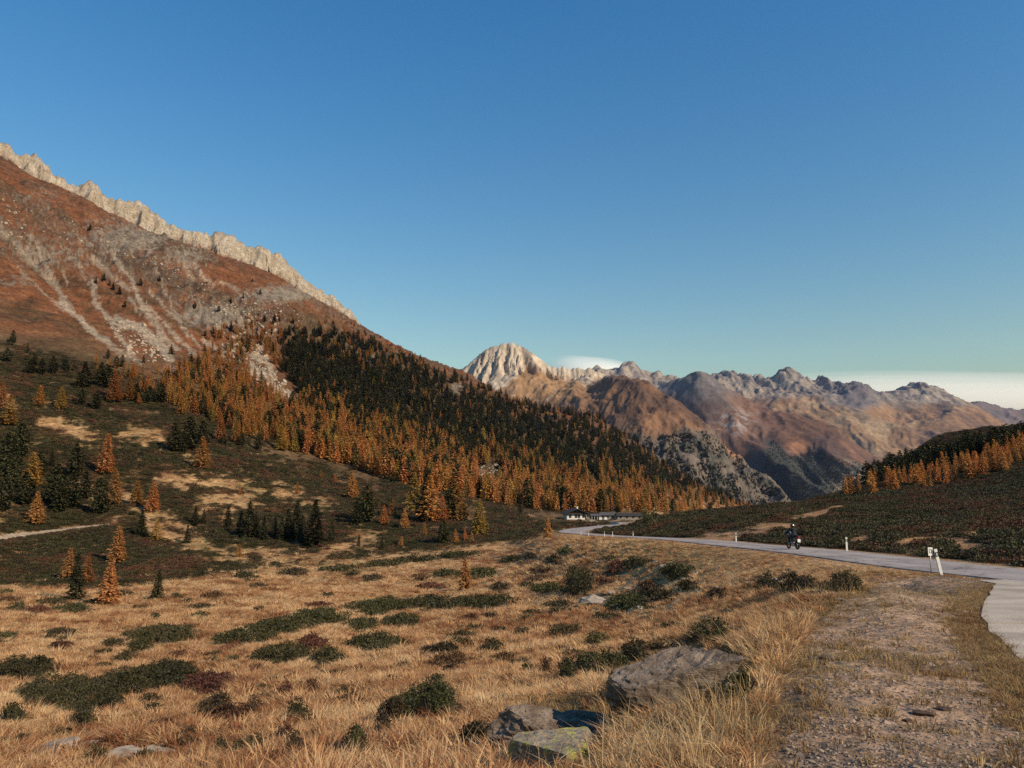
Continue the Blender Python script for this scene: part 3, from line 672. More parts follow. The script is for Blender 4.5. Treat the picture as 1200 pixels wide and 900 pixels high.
def protos():
    for i in range(3):
        (TV, TF), (CV, CF) = conifer(100 + i, 'larch', 30, 10, 12, .030)
        for nm, m in (('o', M_larO), ('y', M_larY)): HI['larch', nm, i] = (new_mesh('larch_trunk', TV, TF, [M_bark]), new_mesh('larch_crown', CV, CF, [m]))
        (TV, TF), (CV, CF) = conifer(200 + i, 'pine', 22, 11, 9, .050)
        HI['pine', 'g', i] = (new_mesh('pine_trunk', TV, TF, [M_bark]), new_mesh('pine_crown', CV, CF, [M_pine]))
        (TV, TF), (CV, CF) = conifer(300 + i, 'spruce', 28, 10, 8, .044)
        HI['spruce', 'g', i] = (new_mesh('spruce_trunk', TV, TF, [M_bark]), new_mesh('spruce_crown', CV, CF, [M_sprc]))
    for i in range(6):
        (TV, TF), (CV, CF) = conifer(400 + i, 'larch', 17, 7, 5, .068)
        for nm, m in (('o', M_larO), ('y', M_larY), ('f', M_larG)):
            b = len(TV); LO['larch', nm, i] = new_mesh('larch_far', TV + CV, TF + [tuple(v + b for v in f) for f in CF], [M_bark, m], mi=[0] * len(TF) + [1] * len(CF))
        (TV, TF), (CV, CF) = conifer(500 + i, 'pine' if i < 4 else 'spruce', 15, 8, 5, .085)
        b = len(TV); LO['pine', 'g', i] = new_mesh('pine_far', TV + CV, TF + [tuple(v + b for v in f) for f in CF], [M_bark, M_pine], mi=[0] * len(TF) + [1] * len(CF))
protos()
NAMES = {'larch': 'larch_tree', 'pine': 'pine_tree', 'spruce': 'spruce_tree'}
def plant(kind, hue, P, h, wide=1.0, label=None, group=None, small=False):
    i = random.randrange(6 if small else 3); rz_ = random.uniform(0, 6.28)
    sc = (h * wide, h * wide * random.uniform(.92, 1.08), h)
    if small:
        k = 'pine' if kind == 'spruce' else kind
        o = link(NAMES[kind], LO[k, hue, i], loc=(P.x, P.y, P.z - .1), rot=(random.gauss(0, .035), random.gauss(0, .035), rz_), scale=sc)
        return tag(o, label, 'tree', group)
    e = empty(NAMES[kind], (P.x, P.y, P.z - .1)); e.rotation_euler = (random.gauss(0, .03), random.gauss(0, .03), rz_); e.scale = sc
    t, c = HI[kind, hue, i]; link('trunk', t, e); link('crown', c, e)
    return tag(e, label, 'tree', group)
# trees of the open slope, one by one: base pixel x, y, height in pixels, kind
L_O = [(45,476,26),(134,472,40),(163,474,15),(170,460,16),(123,556,50),(237,550,40),(179,600,36),(42,615,40),(138,660,44),(81,680,38),(102,684,34),(127,708,50),(413,585,34),(474,620,25),(431,590,22),(505,613,58),(518,613,34),(450,615,24),
       (546,692,38),(642,632,28),(348,579,15),(281,580,10),(280,653,16),(212,486,24),(258,517,32),(534,637,18),(545,634,14),(392,567,12),(497,628,16),(520,637,16),(470,640,12),(155,445,20),(0,480,34)]
L_Y = [(72,480,28),(151,470,30),(135,592,44),(160,592,30),(37,572,44),(459,607,24),(485,602,50),(533,612,52),(560,628,44),(183,634,26),(277,520,28),(330,528,32),(376,560,10),(300,505,24),(320,515,26),(345,530,26),(553,636,14),(675,600,22),(8,500,40)]
D_P = [(35,440,20),(48,440,22),(62,438,22),(77,437,14),(92,455,18),(100,455,26),(118,453,30),(126,455,28),(95,475,20),(112,480,24),(159,470,22),(175,473,22),(187,473,26),(165,456,14),(8,560,80),(22,535,60),(62,592,72),(88,560,60),(85,595,60),(117,603,64),(70,600,50),(45,560,46),(28,592,58),
       (205,530,36),(222,528,42),(237,525,34),(214,532,26),(283,524,18),(302,528,20),(418,616,30),(430,613,46),(497,612,44),(519,637,30),(526,612,38),(543,612,24),(578,500,18),(262,522,14),(2,600,60),(14,575,54),(100,585,48)]
D_S = [(165,630,34),(88,704,56),(184,701,34),(228,616,24),(238,614,18),(267,619,28),(281,628,30),(291,631,44),(301,630,30),(308,633,30),(322,629,26),(338,633,38),(347,632,46),(355,636,34),(366,641,58),(373,640,30),(388,636,26),(219,636,22),(60,548,20),(420,640,14),(447,645,16),(609,602,16),(330,634,30)]
used = {'larch': 0, 'pine': 0}
OWN = {(546,692): 'small orange larch with a bare lower trunk alone on the tan meadow', (127,708): 'broad peach orange larch beside the bushy spruce at the meadow edge', (138,660): 'slim rust orange larch just below the pale footpath', (42,615): 'broad rust orange larch just above the pale footpath',
       (81,680): 'pointed orange larch rising behind the bushy spruce at the meadow edge', (102,684): 'thin orange larch just behind the bushy spruce at the meadow edge', (642,632): 'orange larch beside the road bend below the inn', (505,613): 'tallest orange larch in the mixed group above the meadow', (348,579): 'small round orange larch alone in the open heath above the spruce row',
       (123,556): 'tall orange larch standing against a dark pine thicket', (237,550): 'bright orange larch below the round clump of dark pines', (179,600): 'wide orange larch beside the pale grass clearing', (413,585): 'orange larch standing apart above the mixed group', (134,472): 'broad pinkish orange larch at the upper edge of the heath', (45,476): 'pale orange larch next to a yellow larch high on the heath',
       (72,480): 'yellow larch next to a pale orange larch high on the heath', (135,592): 'yellow larch leaning out of the dark pine thicket', (485,602): 'tall yellow larch at the upper side of the mixed group', (533,612): 'tall yellow larch behind the tallest orange larch', (560,628): 'yellow larch at the end of the mixed group towards the inn', (183,634): 'thin yellow larch in the pale grass clearing', (37,572): 'thin yellow larch in front of the dark pine thicket', (675,600): 'yellow larch just above the inn',
       (88,704): 'bushy dark spruce with two orange larch tops behind it', (184,701): 'slim dark spruce alone at the meadow edge', (165,630): 'dark spruce between the footpath end and the pale clearing', (366,641): 'tallest spruce of the dark row above the meadow', (291,631): 'broad spruce in the middle of the dark row above the meadow', (267,619): 'squat spruce at the beginning of the dark row', (609,602): 'small dark spruce near the gravel clearing above the inn', (447,645): 'tiny dark spruce on the tan meadow edge below the mixed group', (60,548): 'tiny dark spruce in the pale streak of grass high on the heath',
       (430,613): 'dark pine directly below the orange larch that stands apart', (497,612): 'dark pine wedged between tall yellow and orange larches'}
def listed(lst, kind, hue, label, group):
    for a, b, hp in lst:
        P = hit(a, b)
        if P is None: continue
        h = hp * P.y / F * (.68 if kind == 'pine' and a < 130 and b > 500 else .98)
        plant(kind, hue, P, h, {'larch': 1.55, 'pine': 1.35, 'spruce': 1.25}[kind] * random.uniform(.9, 1.15), OWN.get((a, b), label), None if (a, b) in OWN else group); used['larch' if kind == 'larch' else 'pine'] += 1
listed(L_O, 'larch', 'o', 'rust orange larch standing singly in the dark heath below the forest', 'orange larches of the open heath slope')
listed(L_Y, 'larch', 'y', 'yellow brown larch standing in the dark heath below the forest', 'yellow larches of the open heath slope')
listed(D_P, 'pine', 'g', 'dark rounded stone pine on the open heath slope', 'dark pines of the open heath slope')
listed(D_S, 'spruce', 'g', 'dark pointed spruce on the lower heath slope above the meadow', 'dark spruces above the meadow')

# forests: base pixels are drawn inside the outlines the woods have on the slope
def sample(poly, n, ymin=0, dens=None):
    p = np.array(poly, float); lo, hi = p.min(0), p.max(0); out = []
    while len(out) < n:
        a = lo + (hi - lo) * RNG.random((4000, 2)); a = a[inside(a[:, 0], a[:, 1], poly)]
        if dens is not None: a = a[RNG.random(len(a)) < dens(a[:, 0], a[:, 1])]
        out += list(a)
    return out[:n]
TOPL = [(190,440),(280,402),(330,390),(400,390),(470,414),(545,446),(600,458),(640,476),(700,486),(760,515),(800,541),(850,570),(885,592)]
BOTL = [(190,470),(270,505),(330,525),(400,545),(470,568),(560,588),(640,600),(700,602),(800,604),(885,600)]
FOREST = TOPL + BOTL[::-1]
woods = []
for a, b in sample(FOREST, 6800):
    t = (b - line_y(TOPL, a)) / (line_y(BOTL, a) - line_y(TOPL, a) + 1e-6)     # 0 crest side, 1 valley side
    nz = float(fbm(np.array([a / 26.]), np.array([b / 18.]), 3, 91)[0]); x = a
    if x < 330:                                                                  # larch scrub under the screes
        if RNG.random() > .62: continue
        pl = .86
    else:
        pl = np.interp(t + .35 * nz, [0, .12, .24, .5, .62, 1], [.45, .30, .07, .12, .80, .90])
        if t < .14 and x < 560 and RNG.random() < .35: continue
    if 288 < x < 350 and 415 < b < 472 and abs((b - 415) - (x - 288) * .9) < 16: continue          # scree tongue
    if np.hypot((x - 572) / 16, (b - 558) / 14) < 1 or np.hypot((x - 535) / 9, (b - 458) / 9) < 1: continue  # boulder glades
    P = hit(a, b, 330)
    if P is None: continue
    k = 'larch' if RNG.random() < pl else 'pine'
    h = (RNG.uniform(10, 17) if k == 'larch' else RNG.uniform(11, 17)) * (np.interp(x, [190, 330, 450], [.62, .75, 1.0]))
    hue = 'g' if k == 'pine' else ('o' if RNG.random() < (.62 if t > .7 or x < 420 else .35) else ('y' if RNG.random() < .68 else 'f'))
    woods.append((h * F / P.y, k, hue, P, h, 'spur'))
# scattered trees climbing the face
FACE = [(230,395),(300,370),(400,372),(500,425),(470,420),(400,394),(330,392),(270,405)]
for a, b in sample(FACE, 150):
    P = hit(a, b, 330)
    if P is None: continue
    k = 'larch' if RNG.random() < .75 else 'pine'; h = RNG.uniform(5, 9)
    woods.append((h * F / P.y, k, 'g' if k == 'pine' else ('o' if RNG.random() < .7 else 'y'), P, h, 'spur'))
for a, b in [(122,328),(120,330),(128,335),(132,340),(140,345),(105,270),(187,330),(146,360),(112,332),(165,335),(200,415),(240,412),(270,355),(285,350),(305,345),(296,330),(256,365),(310,375),(320,380),(228,362)] + sample([(0,395),(200,430),(180,455),(0,430)], 16):
    P = hit(a, b, 330)
    if P is not None: h = RNG.uniform(6, 9); woods.append((h * F / P.y, 'pine', 'g', P, h, 'spur'))
for a, b in sample([(100,425),(200,440),(330,500),(300,505),(200,470),(120,445)], 70):
    P = hit(a, b, 300)
    if P is not None: h = RNG.uniform(5, 10); woods.append((h * F / P.y, 'larch', 'o' if RNG.random() < .6 else 'y', P, h, 'spur'))
# right hill
RL = [(975,583),(1040,580),(1100,573),(1150,560),(1200,548),(1290,520),(1290,500),(1200,520),(1130,545),(1060,560),(985,574)]
RD = [(1000,572),(1050,552),(1100,534),(1145,528),(1170,536),(1200,520),(1290,500),(1290,480),(1200,512),(1165,530),(1120,545),(1060,562)]
for poly, n, k in ((RL, 210, 'larch'), (RD, 230, 'pine')):
    for a, b in sample(poly, n):
        P = hit(a, b, 150)
        if P is None or P.y > 700: continue
        h = RNG.uniform(4.5, 8.5) if k == 'larch' else RNG.uniform(6, 11)
        woods.append((h * F / P.y, k, 'g' if k == 'pine' else ('o' if RNG.random() < .88 else 'y'), P, h, 'hill'))
woods.sort(key=lambda w: -w[0])
HUE = {'o': ('orange larch in the forest on the mountain spur', 'orange larches of the spur forest'), 'y': ('yellow gold larch in the forest on the mountain spur', 'yellow larches of the spur forest'), 'f': ('olive fading larch in the forest on the mountain spur', 'fading larches of the spur forest')}
LAB = {('larch', 'spur'): None, ('pine', 'spur'): ('dark stone pine in the forest on the mountain spur', 'pines of the spur forest'),
       ('larch', 'hill'): ('autumn larch in the belt along the heath hill across the road', 'larches on the hill across the road'), ('pine', 'hill'): ('dark pine crowning the heath hill across the road', 'pines on the hill across the road')}
rest = {'larch': [], 'pine': []}
src = {}
for hp, k, hue, P, h, where in woods:
    if used[k] < 296:
        w_ = (1.45 if where == 'hill' and k == 'larch' else (1.25 if k == 'pine' else 1.05)) * random.uniform(.75, 1.25)
        o = plant(k, hue, P, h, w_, *(HUE[hue] if (k, where) == ('larch', 'spur') else LAB[k, where]), small=True); used[k] += 1; src.setdefault((k, o.data.name), o)
    else: rest[k].append((hue, P, h))

# ------------------------------------------------------------------ scattered stuff (one object each, real instances of a mesh)
def scatter(name, pts, rot, scl, idx, sources, label):
    me = bpy.data.meshes.new(name); pts = np.asarray(pts, np.float32); n = len(pts)
    me.vertices.add(n); me.vertices.foreach_set('co', pts.ravel())
    a = me.attributes.new('rot', 'FLOAT_VECTOR', 'POINT'); a.data.foreach_set('vector', np.asarray(rot, np.float32).ravel())
    a = me.attributes.new('scl', 'FLOAT_VECTOR', 'POINT'); a.data.foreach_set('vector', np.asarray(scl, np.float32).ravel())
    a = me.attributes.new('idx', 'INT', 'POINT'); a.data.foreach_set('value', np.asarray(idx, np.int32))
    o = link(name, me); tag(o, label, kind='stuff')
    ng = bpy.data.node_groups.new(name, 'GeometryNodeTree')
    ng.interface.new_socket('Geometry', in_out='INPUT', socket_type='NodeSocketGeometry'); ng.interface.new_socket('Geometry', in_out='OUTPUT', socket_type='NodeSocketGeometry')
    N, L = ng.nodes, ng.links
    gi, go = N.new('NodeGroupInput'), N.new('NodeGroupOutput'); ip = N.new('GeometryNodeInstanceOnPoints'); jn = N.new('GeometryNodeJoinGeometry')
    for s in sources:
        oi = N.new('GeometryNodeObjectInfo'); oi.transform_space = 'ORIGINAL'; oi.inputs['Object'].default_value = s; oi.inputs['As Instance'].default_value = True
        L.new(oi.outputs['Geometry'], jn.inputs[0])
    def attr(nm, t):
        q = N.new('GeometryNodeInputNamedAttribute'); q.data_type = t; q.inputs['Name'].default_value = nm; return q.outputs['Attribute']
    L.new(gi.outputs[0], ip.inputs['Points']); L.new(jn.outputs[0], ip.inputs['Instance']); ip.inputs['Pick Instance'].default_value = True
    L.new(attr('idx', 'INT'), ip.inputs['Instance Index']); L.new(attr('rot', 'FLOAT_VECTOR'), ip.inputs['Rotation']); L.new(attr('scl', 'FLOAT_VECTOR'), ip.inputs['Scale'])
    L.new(ip.outputs[0], go.inputs[0])
    md = o.modifiers.new('scatter', 'NODES'); md.node_group = ng
    return o
def forest(name, items, kind, label, wide):
    ss = [o for (k, _), o in src.items() if k == kind]; n = len(items)
    if kind == 'larch':                                 # keep the hue each place has
        by = {h: [i for i, o in enumerate(ss) if o.data.materials[1] == m] for h, m in (('o', M_larO), ('y', M_larY), ('f', M_larG))}
        by = {h: v or list(range(len(ss))) for h, v in by.items()}
        idx = [len(ss) - 1 - random.choice(by[h]) for h, _, _ in items]      # joined inputs come out in reverse order
    else: idx = RNG.integers(0, len(ss), n)
    hs_ = np.array([h for _, _, h in items]); w = hs_ * wide * RNG.uniform(.72, 1.25, n)
    return scatter(name, [(P.x, P.y, P.z - .1) for _, P, _ in items], np.stack([RNG.normal(0, .04, n), RNG.normal(0, .04, n), RNG.uniform(0, 6.28, n)], 1), np.stack([w, w, hs_], 1), idx, ss, label)
forest('larch_forest', rest['larch'], 'larch', 'orange and yellow larch forest covering the spur', 1.0)
forest('pine_forest', rest['pine'], 'pine', 'dark stone pine forest covering the spur', 1.2)
# far woods on the flanks of the next mountains
far = []
for surf, poly, n, cl in ((S1, [(690,500),(760,512),(830,505),(900,560),(935,592),(880,600),(800,565),(720,530)], 5200, -.08), (S2, [(905,514),(925,535),(960,528),(1000,545),(1015,560),(970,600),(880,605),(890,560)], 5200, -.8), (S2, [(1000,540),(1040,545),(1060,560),(1020,580)], 300, .05), (S3, [(1035,548),(1080,545),(1060,560)], 60, -1)):
    for a, b in sample(poly, n):
        if float(fbm(np.array([a / 14.]), np.array([b / 12.]), 3, 95)[0]) < cl: continue
        P = surf(a, b)
        if P is not None: far.append(('g' if RNG.random() < .86 else 'f', P, RNG.uniform(5, 9)))
forest('distant_pine_forest', far, 'pine', 'blue green conifer forest on the flanks across the valley', 1.25)
# ================================================================== low growth: grass, heath, shrubs
def gsamp(arr, X, Y):
    a = arr.reshape(NL, NS); j = np.clip(np.searchsorted(s_ax, X / Y), 0, NS - 1); i = np.clip(np.searchsorted(l_ax, np.log(Y)), 0, NL - 1); return a[i, j]
# shrub patches on the meadow: pixel centre, half width, half height, kind (g green, r reddish, d dark, o olive)
SH = [(27,788,48,13,'g'),(80,817,72,21,'g'),(150,805,45,15,'g'),(195,795,50,15,'g'),(240,806,38,15,'r'),(190,746,50,11,'g'),(165,760,16,6,'g'),(148,774,14,6,'d'),(133,757,14,5,'d'),(285,750,42,9,'g'),(325,738,42,10,'g'),(372,725,46,11,'g'),(330,770,40,10,'g'),(365,757,20,9,'r'),(385,775,22,9,'g'),
      (250,836,26,11,'d'),(268,848,28,10,'r'),(350,850,20,7,'g'),(310,824,16,6,'r'),(365,812,10,8,'r'),(335,818,10,6,'r'),(258,884,9,9,'d'),(292,891,28,10,'g'),(345,893,10,6,'d'),(15,846,16,6,'g'),(125,827,20,8,'g'),(98,851,14,6,'g'),(45,717,18,5,'r'),(20,714,14,5,'d'),(60,707,18,4,'d'),(85,716,24,6,'g'),(250,700,18,4,'r'),(70,760,16,5,'r'),(295,842,12,8,'r'),
      (450,712,46,12,'g'),(505,708,34,10,'g'),(560,708,48,9,'g'),(470,730,26,9,'g'),(425,735,22,8,'g'),(437,758,42,12,'g'),(520,674,16,5,'g'),(560,673,26,7,'g'),(495,678,12,4,'r'),(437,679,13,4,'d'),(490,657,30,4,'g'),(535,652,34,4,'g'),(450,662,30,4,'g'),(620,654,12,4,'d'),(598,657,14,4,'g'),(648,658,10,5,'g'),(662,648,10,4,'g'),(400,668,24,4,'g'),(345,672,20,4,'d'),(288,676,14,5,'g'),(585,690,16,5,'d'),(635,671,14,4,'r'),
      (640,692,20,6,'g'),(618,688,10,4,'d'),(735,709,28,9,'g'),(770,700,22,7,'d'),(792,672,22,8,'g'),(745,662,16,6,'d'),(720,668,12,9,'r'),(760,690,12,6,'r'),(805,690,14,5,'d'),(515,766,26,5,'d'),(578,762,14,5,'d'),(530,778,30,6,'r'),(500,832,52,15,'g'),(462,846,22,10,'d'),(450,864,12,5,'d'),(415,889,15,11,'g'),(700,784,38,11,'g'),(742,772,18,7,'g'),(664,797,12,9,'g'),(555,892,34,8,'d'),(720,818,11,11,'d'),(640,790,8,4,'r'),(610,745,10,4,'d'),(700,755,16,5,'o'),(660,742,22,6,'o'),(840,700,14,5,'d')]
SMALL = []
while len(SMALL) < 95:
    b = 655 + 240 * RNG.random() ** .8; a = RNG.uniform(-10, 790); w = RNG.uniform(5, 24) * np.interp(b, [650, 900], [.8, 1.35]); h = max(2.0, w * RNG.uniform(.12, .24))
    if b < line_y(FOOT, a) + 4 or (a > 560 and b > 815) or any(abs(a - q[0]) < q[2] + w and abs(b - q[1]) < q[3] + h for q in SH + SMALL): continue
    if float(noise(np.array([a / 70.]), np.array([b / 24.]), 5)[0]) < -.05: continue
    SMALL.append((float(a), float(b), float(w), float(h), 'dddrrog'[RNG.integers(0, 7)]))
SH += SMALL
BARE = [(a, b, w * .95, h * .95) for a, b, w, h, k in SH] + [(677,690,20,12),(806,795,95,45),(672,850,76,34),(590,866,34,20),(662,895,54,36),(935,690,30,8),(988,690,28,8),(60,884,26,12),(112,878,16,9),(145,890,22,12),(190,885,18,9),(702,704,28,7),(912,682,14,6)]
def bare(a, b, k=1.0):
    m = np.zeros(len(a), bool)
    for cx, cy, w, h in BARE: m |= ((a - cx) / w) ** 2 + ((b - cy + .06 * (a - cx) * 0) / h) ** 2 < k
    return m
AP_EDGE = [hit(a, b) for a, b in ((1166,685),(1154,704),(1150,715),(1153,728),(1166,746),(1184,762),(1202,778),(1240,808),(1300,860))]
APRON_POLY = [(q.x, q.y) for q in AP_EDGE] + [(17.0, AP_EDGE[-1].y), (17.0, AP_EDGE[0].y + 2.2)]
def grass_mat(name, c1, c2, c3):
    m = bpy.data.materials.new(name); m.use_nodes = True; n, l = m.node_tree.nodes, m.node_tree.links
    b = n['Principled BSDF']; b.inputs['Roughness'].default_value = .7; b.inputs['Specular IOR Level'].default_value = .15
    oi = n.new('ShaderNodeObjectInfo'); geo = n.new('ShaderNodeNewGeometry')
    t = n.new('ShaderNodeTexNoise'); t.inputs['Scale'].default_value = .11; t.inputs['Detail'].default_value = 6; t.inputs['Roughness'].default_value = .65; l.new(geo.outputs['Position'], t.inputs['Vector'])
    ad = n.new('ShaderNodeMath'); ad.operation = 'MULTIPLY_ADD'; ad.inputs[1].default_value = .40; l.new(oi.outputs['Random'], ad.inputs[0])
    sb = n.new('ShaderNodeMath'); sb.operation = 'SUBTRACT'; sb.inputs[1].default_value = .22; l.new(t.outputs['Fac'], sb.inputs[0]); l.new(sb.outputs[0], ad.inputs[2])
    r = n.new('ShaderNodeValToRGB'); e = r.color_ramp.elements; e[0].position = .30; e[0].color = (*c1, 1); e[1].position = .72; e[1].color = (*c3, 1); k = e.new(.48); k.color = (*c2, 1)
    l.new(ad.outputs[0], r.inputs[0]); l.new(r.outputs[0], b.inputs['Base Color'])
    tr = n.new('ShaderNodeBsdfTranslucent'); l.new(r.outputs[0], tr.inputs[0]); mx = n.new('ShaderNodeMixShader'); mx.inputs[0].default_value = .3
    l.new(b.outputs[0], mx.inputs[1]); l.new(tr.outputs[0], mx.inputs[2]); l.new(mx.outputs[0], n['Material Output'].inputs['Surface']); return m
M_grass = grass_mat('dry_grass', (.24,.092,.038), (.58,.325,.145), (.73,.50,.26))
M_straw = grass_mat('straw_stalks', (.36,.22,.10), (.52,.36,.18), (.66,.50,.28))
M_turf = grass_mat('worn_turf', (.24,.135,.06), (.32,.20,.085), (.44,.30,.14))
def tuft(seed, n, h, spread, width, lean, m):
    rnd = random.Random(seed); V, Fc = [], []
    for _ in range(n):
        a = rnd.uniform(0, 6.283); r = spread * math.sqrt(rnd.random()) * .45; x, y = math.cos(a) * r, math.sin(a) * r
        hh = h * rnd.uniform(.5, 1.1); out = rnd.uniform(.2, 1.0) * spread; dx, dy = math.cos(a) * out + lean * hh, math.sin(a) * out
        w = width * rnd.uniform(.7, 1.3); b_ = rnd.uniform(0, 6.283); wx, wy = math.cos(b_) * w, math.sin(b_) * w; b = len(V)
        V += [(x - wx, y - wy, -.03), (x + wx, y + wy, -.03), (x + dx * .4 + wx * .8, y + dy * .4 + wy * .8, hh * .62), (x + dx * .4 - wx * .8, y + dy * .4 - wy * .8, hh * .62), (x + dx, y + dy, hh * rnd.uniform(.8, 1))]
        Fc += [(b, b + 1, b + 2, b + 3), (b + 3, b + 2, b + 4)]
    return new_mesh('grass_tuft', V, Fc, [m])
T_GR = [tuft(i, 46, .15, .25, .006, .3, M_grass) for i in range(4)]
T_ST = [tuft(20 + i, 13, .46, .26, .0032, -.3, M_straw) for i in range(3)]
T_TU = [tuft(40 + i, 26, .055, .15, .0045, .1, M_turf) for i in range(3)]
def src_tufts(meshes, spots, label, group):
    out = []
    for me, (a, b) in zip(meshes, spots):
        P = hit(a, b); out.append(tag(link('grass_tuft', me, loc=P), label, 'grass', group))
    return out
s_gr = src_tufts(T_GR, [(330,850),(480,870),(240,870),(560,830)], 'tan grass tuft on the meadow among the windswept grass', 'tan grass tufts')
s_st = src_tufts(T_ST, [(880,770),(905,745),(850,850)], 'tall straw grass tuft leaning at the edge of the gravel layby', 'tall straw tufts')
s_tu = src_tufts(T_TU, [(960,840),(1100,780),(985,760)], 'short worn turf tuft on the gravel layby', 'worn turf tufts')
def field(n, s0, s1, y0, y1):
    s = RNG.uniform(s0, s1, n); Y = np.exp(RNG.uniform(np.log(y0), np.log(y1), n)); return s * Y, Y
def lay_in(X, Y):
    e = (gz(X, Y) - CZ) / Y; a, b = unpix(X / Y, e); return inside(a, b, LAYBY) & (Y < 40), a, b
def rotz(n, tilt=.15): return np.stack([RNG.normal(0, tilt, n), RNG.normal(0, tilt, n), RNG.uniform(0, 6.28, n)], 1)
road_d = lambda X, Y: gsamp(rd, X, Y)
# meadow grass
X, Y = field(98000, -.78, .62, 3.4, 400)
ly, a_, b_ = lay_in(X, Y); left = X < np.interp(Y, ROADC[:230, 1], ROADC[:230, 0]) - RHW - .25
keep = left & ~ly & ((gsamp(hsm, X, Y) < .35) | (RNG.random(len(X)) < .12 + .22 * (Y > 120))) & ~inside(X, Y, APRON_POLY)
keep &= RNG.random(len(X)) < np.clip((Y / 17) ** 1.1, .16, 1)
keep &= ~bare(a_, b_) | (RNG.random(len(X)) < .04)
keep &= (fbm(X / 1.3, Y / 1.3, 2, 101) > -.28) | (Y > 60)
X, Y = X[keep], Y[keep]; n = len(X)
sc = RNG.uniform(.65, 1.25, n) * (1 + Y / 75) * lerp(1, .55, sst(110, 240, Y)) * np.where(fbm(X / 5, Y / 5, 2, 102) > .1, 1.25, .9)
# shorter growth on the road bank
sc *= lerp(1, .42, sst(12, 4, gsamp(rd, X, Y))) * lerp(1, .7, sst(500, 900, a_[keep]))
wide = (1 + Y / 60)
scatter('meadow_grass', np.stack([X, Y, gz(X, Y)], 1), rotz(n, .16), np.stack([sc * wide ** .4, sc * wide ** .4, sc * .92], 1), RNG.integers(0, 4, n), s_gr, 'windswept tan and straw grass covering the meadow')
# tall straw along the edge of the layby and around the boulders
EDGE = [(800,900),(830,860),(860,810),(885,770),(905,742),(935,722),(985,700)]
X, Y = field(14000, -.05, .55, 3.6, 26); e = (gz(X, Y) - CZ) / Y; a_, b_ = unpix(X / Y, e); d, _ = poly_dist(a_, b_, EDGE)
keep = RNG.random(len(X)) < np.exp(-(d / 34) ** 2) * .15 * np.clip(Y / 10, .3, 1)
X2, Y2 = field(900, -.75, .3, 5, 40); X = np.concatenate([X[keep], X2]); Y = np.concatenate([Y[keep], Y2])
ly, a_, b_ = lay_in(X, Y); k2 = ~ly & ~bare(a_, b_, .8); X, Y = X[k2], Y[k2]; n = len(X); sc = RNG.uniform(.55, 1.1, n)
scatter('straw_grass', np.stack([X, Y, gz(X, Y)], 1), rotz(n, .22), np.stack([sc, sc, sc], 1), RNG.integers(0, 3, n), s_st, 'tall pale straw grass leaning along the edge of the layby')
# worn turf on the layby, verges and road bank
X, Y = field(52000, .02, .78, 3.3, 34); ly, a_, b_ = lay_in(X, Y)
dens = .03 + .18 * sst(-.45, .55, -fbm(X / 2.6, Y / 3.0, 3, 83) + .35 * fbm(X / .9, Y / 1.1, 4, 81) - .5 * (np.exp(-((a_ - 1080) / 130) ** 2) * sst(690, 740, b_) - .3))
dens = np.maximum(dens, np.exp(-((a_ - line_y([(640,1150),(690,1105),(735,1065),(780,1175),(900,1400)], b_)) / 22) ** 2) * .0)
ed, _ = poly_dist(X, Y, APRON_POLY[:9]); dens = np.maximum(dens, sst(1.0, .1, ed) * .8); dens = np.where(ly, dens, .8)
keep = (RNG.random(len(X)) < dens * np.clip((Y / 11) ** 1.2, .14, 1)) & (gsamp(rd, X, Y) > RHW + .35) & ~inside(X, Y, APRON_POLY) & (X < 18)
X, Y = X[keep], Y[keep]; n = len(X); sc = RNG.uniform(.5, 1.3, n)
scatter('worn_turf', np.stack([X, Y, gz(X, Y)], 1), rotz(n, .2), np.stack([sc, sc, sc], 1), RNG.integers(0, 3, n), s_tu, 'short worn olive and brown turf on the layby')

# --- leafy shrubs: every patch follows the ground it grows on
def leaf_mat(name, c, r=.3, hue=.02, tr=.1):
    return mat(name, c, .6, .45, 3.0, trans=tr, rand=r, hue=hue, spec=.25)
M_jun = leaf_mat('juniper_leaves', (.050,.045,.014)); M_red = leaf_mat('heath_leaves_reddish', (.105,.048,.022)); M_hth = leaf_mat('heath_leaves_dark', (.055,.040,.016))
M_olv = leaf_mat('heath_leaves_olive', (.078,.062,.021))
def leaves(V, Fc, c, s, n, rnd, up=.6):
    for _ in range(n):
        d = Vector((rnd.gauss(0, 1), rnd.gauss(0, 1), rnd.gauss(up, .6))).normalized(); w = d.orthogonal().normalized(); w = (Matrix.Rotation(rnd.uniform(0, 6.28), 3, d) @ w)
        p = Vector(c) + Vector((rnd.gauss(0, s * .7), rnd.gauss(0, s * .7), rnd.uniform(-.2, .9) * s)); l = s * rnd.uniform(.7, 1.5); k = s * rnd.uniform(.22, .42); b = len(V)
        V += [tuple(p), tuple(p + d * l * .5 + w * k), tuple(p + d * l), tuple(p + d * l * .5 - w * k)]; Fc.append((b, b + 1, b + 2, b + 3))
